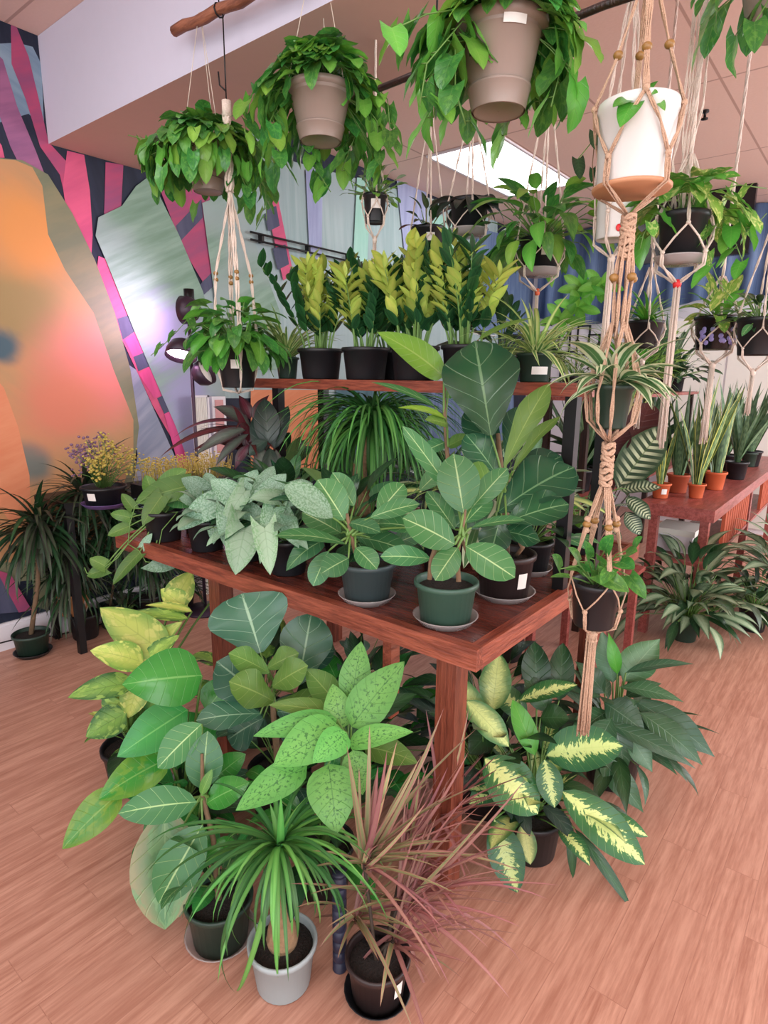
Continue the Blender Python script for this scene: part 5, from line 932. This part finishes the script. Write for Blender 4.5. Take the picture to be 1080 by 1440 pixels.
for i in range(6):
    o = (i-2.5)*.009; sv = V(.62, -.78, 0)*o; strand(q, [V(k.x, k.y, 2.75)+sv, V(k.x, k.y, 2.2)+sv*(1.6 if i % 2 else .4), V(k.x, k.y, 2.05)+sv*(.4 if i % 2 else 1.6), V(k.x, k.y, 1.92)+sv*(2 if i % 2 else .6)], .0022, 2)
q.build('cord', MT['cotton'], t)
smallhang('white hanger with knotted net at the right edge of the picture', 'trailing plant in dark pot in the white net at the right edge', 1062, 448, 500, 2.1, 56, 330, 'black',
 lambda q, s, c, T: bush(q, s, c, 50, (.04, .08), .35, (-.2, 1.3), 'ellip', stalk=(.03, .13), mi=(0, 1)), ['dark', 'aud'], tail=.15)
t, cr = smallhang('cream hanger holding the purple patterned pot', 'hanging pothos with yellow-green leaf in a purple pebble-patterned pot', 1004, 446, 492, 2.3, 58, 392, 'blackg',
 lambda q, s, c, T: (bush(q, s, c, 30, (.06, .10), .55, (-.1, 1.3), 'heart', stalk=(.03, .12), mi=(0, 1)),), ['marble', 'bright'], tail=.3, r=.003)
q = MB(); pc_ = ORG[t.name]
for i in range(26):
    a = CAZ+rnd(-1.3, 1.3); z = rnd(.012, .075); R_ = .0665+(.074-.0665)*z/.11; o = V(math.cos(a), math.sin(a), 0); q.lathe([(.0005, .003), (.006, .0025), (.009, .0)], pc_+o*R_+V(0, 0, z), 9, axis=o)
q.build('pebble_pattern', MT['lav'], t)
smallhang('thick white tasselled hanger between the snake plants', 'rhipsalis with upright thin green stems hanging at the right', 905, 452, 490, 2.7, 46, 380, 'black',
 lambda q, s, c, T: bush(q, None, c, 60, (.12, .2), .08, (.5, 1.5), 'strap', stalk=(0, .01), droop=1.2), ['bright'], tail=.3, r=.003)
# ================================================================ left background, by the mural
def L_(name, label, px, py, potmat, r, h, n, L, W, mats, stemh=0, elev=(-.4, 1.4), droop=1.3, group=None, prof='strap', zf=0.0005, stemr=.008, crown=None, **kw):
    c = Z(px, py, zf); c.y = min(c.y, 3.36-r*1.35); t, cr = plant(name, label, c, potmat, r, r*.8, h, group, **kw); top = D(*crown, (cr-CAM).dot(FW)) if crown else cr+V(0, 0, stemh); top.y = min(top.y, 3.2); stemh = (top-cr).length if crown else stemh; q = MB(); s = MB()
    if stemh: s.tube([cr, (cr+top)/2+V(.012, -.01, 0), top], [stemr, stemr*.9, stemr*.7], 8)
    for i in range(n):
        a = rnd(-PI, 0); e = rnd(*elev); q.leaf(top+V(0, 0, rnd(-.05, .05)), V(math.cos(a)*math.cos(e), math.sin(a)*math.cos(e), math.sin(e)), V(0, 0, 1) if e < 1 else V(-math.cos(a), -math.sin(a), 0), rnd(*L), W*rnd(.8, 1.2), prof, droop*rnd(.5, 1.2), .25, 0, 8, 1, random.choice(range(len(mats))), rnd(-.3, .3))
    uniq(q, s, t, mats, 'stemb'); return t
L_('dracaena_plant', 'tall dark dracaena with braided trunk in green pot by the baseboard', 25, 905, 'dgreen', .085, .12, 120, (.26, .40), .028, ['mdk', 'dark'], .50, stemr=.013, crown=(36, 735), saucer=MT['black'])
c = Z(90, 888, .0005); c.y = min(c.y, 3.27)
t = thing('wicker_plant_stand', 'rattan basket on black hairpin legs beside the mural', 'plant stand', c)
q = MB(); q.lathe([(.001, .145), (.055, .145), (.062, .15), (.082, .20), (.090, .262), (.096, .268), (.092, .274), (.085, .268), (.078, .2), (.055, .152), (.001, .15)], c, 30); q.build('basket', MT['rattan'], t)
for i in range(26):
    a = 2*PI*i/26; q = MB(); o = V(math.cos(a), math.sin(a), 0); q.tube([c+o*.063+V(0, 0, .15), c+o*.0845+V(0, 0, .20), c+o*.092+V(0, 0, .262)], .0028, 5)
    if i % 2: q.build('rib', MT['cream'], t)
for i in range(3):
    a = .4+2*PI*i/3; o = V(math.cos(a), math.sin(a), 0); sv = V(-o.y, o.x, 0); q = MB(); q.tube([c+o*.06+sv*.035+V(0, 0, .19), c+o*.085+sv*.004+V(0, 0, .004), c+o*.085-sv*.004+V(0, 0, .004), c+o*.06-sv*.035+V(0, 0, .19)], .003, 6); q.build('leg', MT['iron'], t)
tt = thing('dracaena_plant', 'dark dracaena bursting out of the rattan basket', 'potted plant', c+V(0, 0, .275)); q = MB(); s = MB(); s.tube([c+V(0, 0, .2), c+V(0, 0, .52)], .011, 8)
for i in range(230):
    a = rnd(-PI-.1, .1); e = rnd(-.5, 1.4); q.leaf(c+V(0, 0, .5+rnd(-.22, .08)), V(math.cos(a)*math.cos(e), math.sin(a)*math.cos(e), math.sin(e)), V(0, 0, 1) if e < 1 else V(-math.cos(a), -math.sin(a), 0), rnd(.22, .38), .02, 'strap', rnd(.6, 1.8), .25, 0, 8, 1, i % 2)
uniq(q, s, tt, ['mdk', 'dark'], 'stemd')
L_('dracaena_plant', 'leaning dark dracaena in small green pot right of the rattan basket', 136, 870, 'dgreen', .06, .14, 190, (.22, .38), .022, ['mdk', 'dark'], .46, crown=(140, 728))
L_('dracaena_plant', 'dark dracaena with drooping blades left of the red table', 176, 850, 'black', .08, .14, 170, (.22, .36), .02, ['mdk', 'dark'], .30, crown=(182, 770))
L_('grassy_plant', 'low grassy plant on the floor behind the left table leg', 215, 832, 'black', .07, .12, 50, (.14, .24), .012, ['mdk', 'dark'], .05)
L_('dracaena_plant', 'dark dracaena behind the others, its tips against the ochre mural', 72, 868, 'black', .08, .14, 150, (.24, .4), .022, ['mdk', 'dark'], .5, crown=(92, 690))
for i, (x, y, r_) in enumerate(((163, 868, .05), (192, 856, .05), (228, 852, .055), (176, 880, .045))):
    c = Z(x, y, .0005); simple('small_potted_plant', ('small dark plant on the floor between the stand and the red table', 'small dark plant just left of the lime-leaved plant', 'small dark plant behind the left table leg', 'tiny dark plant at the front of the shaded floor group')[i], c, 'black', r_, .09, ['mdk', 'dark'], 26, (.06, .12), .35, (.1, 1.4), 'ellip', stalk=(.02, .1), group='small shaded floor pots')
# dark side table with stonecrop trays and purple flower pot
c = Z(148, 712, .80); c = V(c.x, min(c.y, 3.22), .8005); X0 = c.x-.10
t = thing('side_table', 'low dark table by the mural carrying the flower pot and the stonecrop tray', 'table', V(X0, 3.05, 0)); q = MB(); q.box((X0, 3.04, .775), (X0+.9, 3.38, .80)); q.build('top', MT['iron'], t)
for x, y in ((X0+.01, 3.05), (X0+.85, 3.05), (X0+.01, 3.34), (X0+.85, 3.34)): q = MB(); q.box((x, y, 0), (x+.035, y+.035, .7745)); q.build('leg', MT['iron'], t)
t, cr = plant('flowering_plant', 'loose sprigs of purple and yellow-green flowers in black pot on a purple saucer', c, 'black', .10, .08, .10, tagp=(CAZ-.2, .6, .04, .035), saucer=MT['purple'])
q = MB(); s = MB(); 
for i in range(60):
    a = rnd(0, 2*PI); e = rnd(.5, 1.5); LL = rnd(.12, .25); d_ = V(math.cos(a)*math.cos(e), math.sin(a)*math.cos(e), math.sin(e)); p1 = cr+d_*LL; s.tube([cr+V(d_.x, d_.y, 0)*.03, (cr+p1)/2+V(0, 0, .02), p1], .0014, 4)
    for j in range(9): q.ball(p1+V(rnd(-.025, .025), rnd(-.025, .025), rnd(-.03, .03)), rnd(.004, .008), 0 if (d_.x*.6-d_.y*.8) < .0 else 1, .8, 5)
tag(q.build('flowers', [LM['purplef'], LM['sedum']], t), kind='stuff'); s.build('stem', MT['stem'], t)
c = V(c.x+.46, c.y+.02, .8005); t = thing('stonecrop_tray', 'long black tray of pale yellow stonecrop on the low dark table', 'planter', c)
q = MB(); q.box(c+V(-.26, -.1, 0), c+V(.26, .1, .07)); q.build('tray', MT['black'], t); q = MB(); q.box(c+V(.0, -.103, .03), c+V(.035, -.1005, .06)); q.build('price_tag', MT['tagw'], t)
q = MB(); 
for i in range(420):
    p1 = c+V(rnd(-.25, .25), rnd(-.095, .095), .072); q.tube([p1, p1+V(rnd(-.02, .02), rnd(-.02, .02), rnd(.05, .13))], .001, 3); e = p1+V(rnd(-.02, .02), rnd(-.02, .02), rnd(.04, .13)); q.ball(e, rnd(.004, .007), 0, .7, 5)
tag(q.build('stonecrop', LM['sedum'], t), kind='stuff')
# power cable by the baseboard
q = MB(); q.tube([V(.9, 3.36, .07), V(1.1, 3.35, .066), V(1.2, 3.36, .05), V(1.3, 3.35, .02), V(1.5, 3.34, .007), V(1.9, 3.36, .006)], .004, 6); tag(q.build('power_cable', MT['iron'], None, V(.9, 3.36, .07)), 'black power cable running along the white baseboard', 'cable')
# grow lamp
lp = V(2.38, 3.12, 0); pt_ = D(272, 560, 1); k = YP(272, 560, 3.08); lp = V(k.x, 3.08, 0)
t = thing('grow_lamp', 'dark three-headed floor grow lamp shining pink on the mural', 'floor lamp', lp)
q = MB(); q.lathe([(.001, 0), (.13, 0), (.13, .012), (.02, .02), (.001, .02)], lp, 24); q.build('base', MT['lampp'], t)
q = MB(); zt_ = YP(265, 408, 3.08).z; q.tube([lp+V(0, 0, .015), V(lp.x, lp.y, zt_)], .010, 10); q.build('pole', MT['lampp'], t)
def lhead(px, py, dr, R, on=True, pw=0):
    p = YP(px, py, 3.02); d = Vector(dr).normalized(); q = MB(); q.tube([V(lp.x, lp.y, p.z), p-d*R*.9], .006, 6); q.lathe([(.001, -R*.95), (R*.35, -R*.93), (R*.72, -R*.7), (R*.95, -R*.25), (R, .02), (R*.97, .02), (R*.9, -R*.25), (R*.6, -R*.62), (.001, -R*.8)], p, 22, axis=d); h = q.build('lamp_shade', MT['lampp'], t)
    q = MB(); q.lathe([(.001, -.006), (R*.93, -.006), (R*.93, -.010)], p, 22, axis=d); q.build('bulb', MT['glow'] if on else MT['cream'], h)
    if pw:
        l = bpy.data.lights.new('grow_light', 'SPOT'); l.energy = pw; l.color = (1, .62, 1); l.spot_size = 2.2; l.spot_blend = 1; l.shadow_soft_size = .04
        o = bpy.data.objects.new('grow_light', l); C.objects.link(o); o.location = p+d*.03; o.rotation_euler = d.to_track_quat('-Z', 'Y').to_euler()
lhead(255, 497, (-.35, -.25, -.9), .085, True, 2.5); lhead(262, 436, (-.45, .9, .0), .075, True, 15); lhead(288, 524, (.3, -.6, .35), .075, False)
q = MB(); kk = YP(266, 420, 3.05); q.tube([kk-V(0, 0, .05), kk+V(0, 0, .05)], .028, 12); q.build('top_cap', MT['iron'], t)
lg = bpy.data.lights.new('grow_light', 'SPOT'); lg.energy = 1.3; lg.color = (1, .4, .5); lg.spot_size = 1.3; lg.spot_blend = 1; lo = bpy.data.objects.new('grow_light', lg); C.objects.link(lo); lo.location = V(lp.x-.1, 3.0, zt_-.12); lo.rotation_euler = (YP(140, 520, WY)-lo.location).to_track_quat('-Z', 'Y').to_euler()
# easel-like louvred panel and framed print behind the lamp
p = YP(302, 640, 3.3); t = thing('louvred_panel', 'white louvred panel standing by the mural behind the maroon plant', 'panel', V(p.x, 3.30, .626))
x0 = YP(274, 600, 3.3).x; x1 = YP(296, 600, 3.3).x; z1 = YP(285, 556, 3.3).z; z0 = .0005
q = MB(); q.box((x0, 3.30, z0), (x0+.012, 3.32, z1)); q.box((x1-.012, 3.30, z0), (x1, 3.32, z1)); q.box((x0, 3.30, z1-.012), (x1, 3.32, z1)); q.build('frame', MT['white'], t); q = MB(); n = 7
for i in range(n): x = x0+.014+(x1-x0-.028)*i/n; q.box((x, 3.304, z0), (x+(x1-x0)/n*.6, 3.312, z1-.013))
q.build('louvres', MT['cream'], t)
a_, b2 = YP(299, 558, 3.32), YP(322, 640, 3.32); t = thing('framed_print', 'small framed print in muted pink leaning against the mural', 'picture', V(a_.x, 3.33, b2.z)); q = MB(); q.box((a_.x, 3.33, b2.z), (b2.x, 3.398, a_.z)); q.build('frame', MT['white'], t); q = MB(); q.box((a_.x+.02, 3.327, b2.z+.02), (b2.x-.02, 3.3295, a_.z-.02)); q.build('print', MT['pinkb'], t)
# ================================================================ right: bench plants and floor plants
BZ = BH+.0005
def sword(label, px, py, potmat, r, h, n, L, W, mats, group='snake plants on the bench', name='snake_plant', lean=.34, **kw):
    c = Z(px, py, BZ); c = V(max(c.x, BX0+r+.015), min(max(c.y, BY0+r+.01), BY1-r-.005), BZ) if py > 640 else c
    t, cr = plant(name, label, c, potmat, r, r*.78, h, group, **kw); q = MB()
    for i in range(n):
        a = rnd(0, 2*PI); rr = rnd(0, r*.55); e = PI/2-rnd(.02, lean); q.leaf(cr+V(math.cos(a)*rr, math.sin(a)*rr, -.005), V(math.cos(a)*math.cos(e), math.sin(a)*math.cos(e), math.sin(e)), V(-math.cos(a), -math.sin(a), .1), rnd(*L), W*rnd(.75, 1.2), 'sword', rnd(-.25, .25), .3, .05, 12, 2, random.choice(range(len(mats))), rnd(-1.1, 1.1))
    uniq(q, None, t, mats); return t
sword('snake plant in small terracotta pot at the near corner of the bench', 978, 700, 'terra', .045, .082, 10, (.4, .66), .04, ['snake'])
sword('snake plant in square-shouldered terracotta pot at the right of the corner pot', 1004, 688, 'terra', .06, .11, 10, (.4, .62), .046, ['snake', 'snaked'])
sword('snake plant in dark terracotta pot behind the small corner pot', 952, 692, 'terrad', .062, .11, 12, (.35, .6), .04, ['snaked'])
sword('snake plant in terracotta pot with white label at the bench left end', 928, 700, 'terra', .05, .085, 8, (.3, .45), .034, ['snake'], tagp=(CAZ, .5, .03, .03))
sword('green snake plant in black pot further along the bench', 1035, 668, 'black', .05, .10, 9, (.3, .5), .045, ['snaked'])
sword('bird-leaved plant in dull green pot further along the bench', 1052, 656, 'dgreen', .055, .11, 10, (.3, .46), .065, ['agl', 'snaked'], lean=.5)
for i, (x, y) in enumerate(((4.35, .82), (4.7, .72), (5.1, .85), (5.5, .75))):
    c = V(x, y, BZ); t, cr = plant('snake_plant', ('snake plant in black pot far along the bench', 'tall snake plant beyond the bird-leaved plant', 'snake plant near the far end of the bench', 'last snake plant at the far end of the bench')[i], c, 'black', .07, .055, .12, 'snake plants on the bench'); q = MB(); bush(q, None, cr, 12, (.35, .6), .08, (1.2, 1.5), 'sword', stalk=(0, 0), droop=.2, twist=1); uniq(q, None, t, ['snaked'])
# shelf rows of tall green plants between table and bench
t = thing('plant_rack', 'dark slatted plant rack between the table and the rosy bench', 'shelf', (3.25, 1.15, 0)); q = MB(); q.box((3.2, 1.15, .78), (5.6, 1.55, .80)); q.build('board', MT['bench'], t)
for x, y in ((3.25, 1.18), (3.25, 1.5), (5.5, 1.18), (5.5, 1.5)): q = MB(); q.box((x, y, 0), (x+.04, y+.04, .7795)); q.build('post', MT['darkleg'], t)
q = MB(); q.box((3.2, 1.2, 1.30), (5.6, 1.5, 1.32)); q.build('upper_board', MT['bench'], t)
for x, y in ((3.25, 1.22), (3.25, 1.44), (5.5, 1.22), (5.5, 1.44)): q = MB(); q.box((x, y, .8005), (x+.035, y+.035, 1.2995)); q.build('post', MT['darkleg'], t)
RK = [('tall green snake plant at the near end of the dark rack', 3.35, 1.28, 'snaked', 'sword', (.4, .6), .09), ('bird-nest plant second along the dark rack', 3.62, 1.32, 'dark', 'lance', (.3, .42), .2), ('snake plant third along the dark rack', 3.9, 1.3, 'snake', 'sword', (.4, .6), .09), ('leafy plant in the middle of the dark rack', 4.25, 1.35, 'aud', 'ovate', (.12, .2), .4), ('snake plant toward the far end of the dark rack', 4.7, 1.3, 'snaked', 'sword', (.4, .6), .09), ('broad-leaved plant at the far end of the dark rack', 5.2, 1.35, 'dark', 'lance', (.2, .3), .25)]
for lb, x, y, mt, pf, L, asp in RK:
    c = V(x, y, .8005); t, cr = plant('rack_plant', lb, c, 'black', .07, .056, .12, 'plants on the dark rack'); q = MB(); s = MB(); bush(q, s if pf == 'ovate' else None, cr, 16 if pf == 'sword' else 34, L, asp, (1.1, 1.5) if pf == 'sword' else (.1, 1.4), pf, stalk=(0, .01) if pf != 'ovate' else (.05, .15), droop=.2 if pf == 'sword' else 1, twist=.8); uniq(q, s, t, [mt])
for lb, x, mt, pf, L, asp, el, n in (('small low plant on top of the rack, near end', 3.35, 'dark', 'ellip', (.05, .09), .35, (-.5, 1.3), 40), ('upright thin-stemmed green plant on top of the rack', 4.15, 'bright', 'strap', (.32, .5), .045, (.9, 1.5), 90), ('dark feathery plant on top of the rack', 4.42, 'dark', 'strap', (.3, .45), .05, (.4, 1.5), 90), ('yellow-flowering plant on top of the rack', 4.75, 'marble', 'ellip', (.09, .14), .4, (.2, 1.45), 70), ('tall green plant on top of the rack', 5.1, 'snaked', 'sword', (.35, .55), .08, (1.1, 1.5), 22), ('bushy plant on top of the rack, far end', 5.45, 'dark', 'ellip', (.1, .16), .4, (0, 1.4), 80)):
    c = V(x, 1.35, 1.3205); t, cr = plant('rack_plant', lb, c, 'black', .065, .055, .11, 'plants on the dark rack'); q = MB(); s = MB(); bush(q, s if pf != 'strap' else None, cr, n, L, asp, el, pf, stalk=(.05, .3) if pf == 'ellip' else (0, 0), droop=1.1 if pf != 'sword' else .2); uniq(q, s, t, [mt])
# calathea clump between table and bench, on a stool
t = thing('plant_stool', 'low wooden stool behind the tan macrame, carrying the calatheas', 'stool', (2.75, .98, 0)); q = MB(); q.box((2.55, .80, .50), (3.05, 1.2, .52)); q.build('seat', MT['bench'], t)
for x, y in ((2.57, .82), (3.0, .82), (2.57, 1.15), (3.0, 1.15)): q = MB(); q.box((x, y, 0), (x+.035, y+.035, .4995)); q.build('leg', MT['bench'], t)
c = V(2.82, .98, .5205); t, cr = plant('calathea_plant', 'calathea with dark herringbone stripes on silver leaves', c, 'choc', .075, .06, .13, tagp=(CAZ, .5, .035, .04)); T0 = (c-CAM).dot(FW)
hero(t, ['cala', 'maroon'], cr, T0, [(868, 688, 935, 598, 52, -.05, .0, 0, .8), (872, 690, 930, 685, 26, -.1, -.15, 0, .4), (880, 700, 915, 730, 24, -.1, -.15, 0, .5), (885, 640, 915, 565, 60, .1, .12, 1, .9), (862, 640, 880, 600, 30, 0, .02, 1, .6), (880, 720, 900, 752, 22, -.1, -.12, 0, .6), (850, 700, 830, 730, 24, -.05, -.08, 0, .6), (905, 670, 922, 640, 22, .05, .08, 0, .7)], 'ellip', 'stemd', .4, wave=.1)
simple('calathea_plant', 'small calathea beside the herringbone one, nearer the table', V(2.66, 1.10, .5205), 'black', .06, .11, ['cala', 'dark'], 24, (.1, .16), .42, (.1, 1.4), 'ellip', stalk=(.05, .2))
# a big-leaved bright plant on the right of the raised shelf
c = V(2.70, 1.35, 0.0005); t, cr = plant('umbrella_plant', 'tall umbrella plant with bright fingered leaves against the white wall', c, 'black', .10, .08, .2); T0 = (D(0, 0, 1)-CAM).length
k = XP(828, 415, 2.75); T0 = (k-CAM).dot(FW); s = MB(); s.tube([cr, V(c.x, c.y, 1.2), k], [.01, .008, .004], 7); q = MB()
for cx, cy, n in ((818, 405, 7), (845, 400, 5), (812, 432, 6), (790, 448, 5)):
    B = D(cx, cy, T0); s.tube(curve(V(c.x, c.y, 1.2), B, .05), .003, 5)
    for i in range(n): a = 2*PI*i/n+.3; T = D(cx+34*math.cos(a), cy+26*math.sin(a), T0-.04); q.leafto(B, T, .042, camn(B, .8), 'obov', .5)
s.build('trunk', MT['stem'], t); q.build('foliage', LM['bright'], t)
# aglaonemas on the floor
t, cr = floorplant('aglaonema_plant', 'silver-streaked aglaonema in olive pot on the floor by the bench leg', 961, 898, 'dgreen', .075, .14)
q = MB(); s = MB(); bush(q, s, cr, 150, (.18, .28), .26, (.2, 1.45), 'lance', stalk=(.06, .38), droop=1.3, mi=(0, 0, 1), spread=.03); uniq(q, s, t, ['agl', 'dark'])
c = V(4.35, .30, .0005); t, cr = plant('aglaonema_plant', 'pale aglaonema on the floor beyond, at the right edge', c, 'black', .10, .08, .17)
q = MB(); s = MB(); bush(q, s, cr, 130, (.2, .34), .26, (-.1, 1.4), 'lance', stalk=(.08, .4), droop=1.0, mi=(0, 0, 0, 1), spread=.03); uniq(q, s, t, ['agl', 'spathp'])
c = V(3.95, .42, .0005); simple('calathea_plant', 'dark fine-leaved plant on the floor between the two aglaonemas', c, 'black', .08, .14, ['gdk', 'dark'], 60, (.1, .18), .25, (.1, 1.4), 'lance', stalk=(.05, .22))
# far wall: blue cloth, black screen, frames
q = MB(); rows = []; x0 = 6.93; N_ = 120; ys = [3.3-(3.3-.7)*i/N_ for i in range(N_+1)]
for z in (2.99, 2.6, 2.1): rows.append([V(x0-.045+.03*math.sin(i*.62+.4*math.sin(i*.13))*(1.1-.2*(z-2)), ys[i], z-(.1*math.sin(i*.05) if z < 2.2 else 0)) for i in range(N_+1)])
q.grid(rows, [i/N_ for i in range(N_+1)], [0, .5, 1]); o = q.build('blue_curtain', MT['blue'], None, V(6.9, 2, 2.99)); md = o.modifiers.new('s', 'SOLIDIFY'); md.thickness = .004; tag(o, 'blue pleated cloth hung along the top of the far wall', 'curtain')
t = thing('wall_screen', 'black screen hung high at the far right beside the blue cloth', 'screen', V(6.2, .5, 2.3)); a_ = XP(898, 282, 6.2); b2 = XP(1052, 356, 6.2)
q = MB(); q.box((6.2, b2.y, b2.z), (6.26, a_.y, a_.z)); q.build('panel', MT['blackg'], t); q = MB(); q.box((6.261, (a_.y+b2.y)/2-.03, (a_.z+b2.z)/2), (6.30, (a_.y+b2.y)/2+.03, CH)); q.build('bracket', MT['iron'], t)
for i, (xa, ya, xb, yb) in enumerate(((786, 466, 801, 498), (813, 458, 828, 500), (774, 504, 788, 540), (794, 494, 809, 545), (828, 470, 842, 502), (740, 470, 756, 500))):
    a_ = XP(xa, ya, 6.99); b2 = XP(xb, yb, 6.99); t = thing('picture_frame', ('thin black frame hung highest on the white far wall', 'thin black frame right of the highest one on the far wall', 'thin black frame low at the left of the wall group', 'tall thin black frame low in the middle of the wall group', 'thin black frame nearest the macrame on the far wall', 'thin black frame mostly behind the spider plant')[i], 'picture frame', V(6.99, b2.y, b2.z), 'black frames on the white wall')
    q = MB(); w_ = .016; y0, y1, z0, z1 = b2.y, a_.y, b2.z, a_.z
    for lo, hi in (((y0, z0), (y1, z0+w_)), ((y0, z1-w_), (y1, z1)), ((y0, z0+w_), (y0+w_, z1-w_)), ((y1-w_, z0+w_), (y1, z1-w_))): q.box((6.975, *lo), (6.999, *hi))
    q.build('frame', MT['iron'], t); q = MB(); q.box((6.99, y0+w_, z0+w_), (6.998, y1-w_, z1-w_)); q.build('picture', MT['white'], t)
t = thing('white_cabinet', 'white cabinet standing against the far wall at right', 'cabinet', V(6.7, .4, 0)); q = MB(); q.box((6.55, .2, 0), (6.97, 1.7, 1.98)); q.build('body', MT['white'], t)
for i in range(3): q = MB(); q.box((6.535, .21+i*.5, .05), (6.549, .69+i*.5, 1.96)); d_ = q.build('door', MT['cream'], t); q = MB(); q.tube([V(6.525, .64+i*.5, 1.0), V(6.525, .64+i*.5, 1.15)], .006, 6); q.build('handle', MT['iron'], d_)

# thin twin rail on the mural
a_, b2 = YP(352, 326, 3.36), YP(505, 368, 3.36); t = thing('wall_rail', 'thin black double rail fixed to the mural above the shelf plants', 'rail', V(a_.x, 3.36, a_.z))
for dz in (0, -.045): q = MB(); q.tube([V(a_.x, 3.36, a_.z+dz), V(b2.x, 3.36, a_.z+dz)], .007, 8); q.build('bar', MT['iron'], t)
for f in (.1, .5, .9): x = a_.x+(b2.x-a_.x)*f; q = MB(); q.box((x-.01, 3.362, a_.z-.05), (x+.01, 3.40, a_.z+.006)); q.build('bracket', MT['iron'], t)
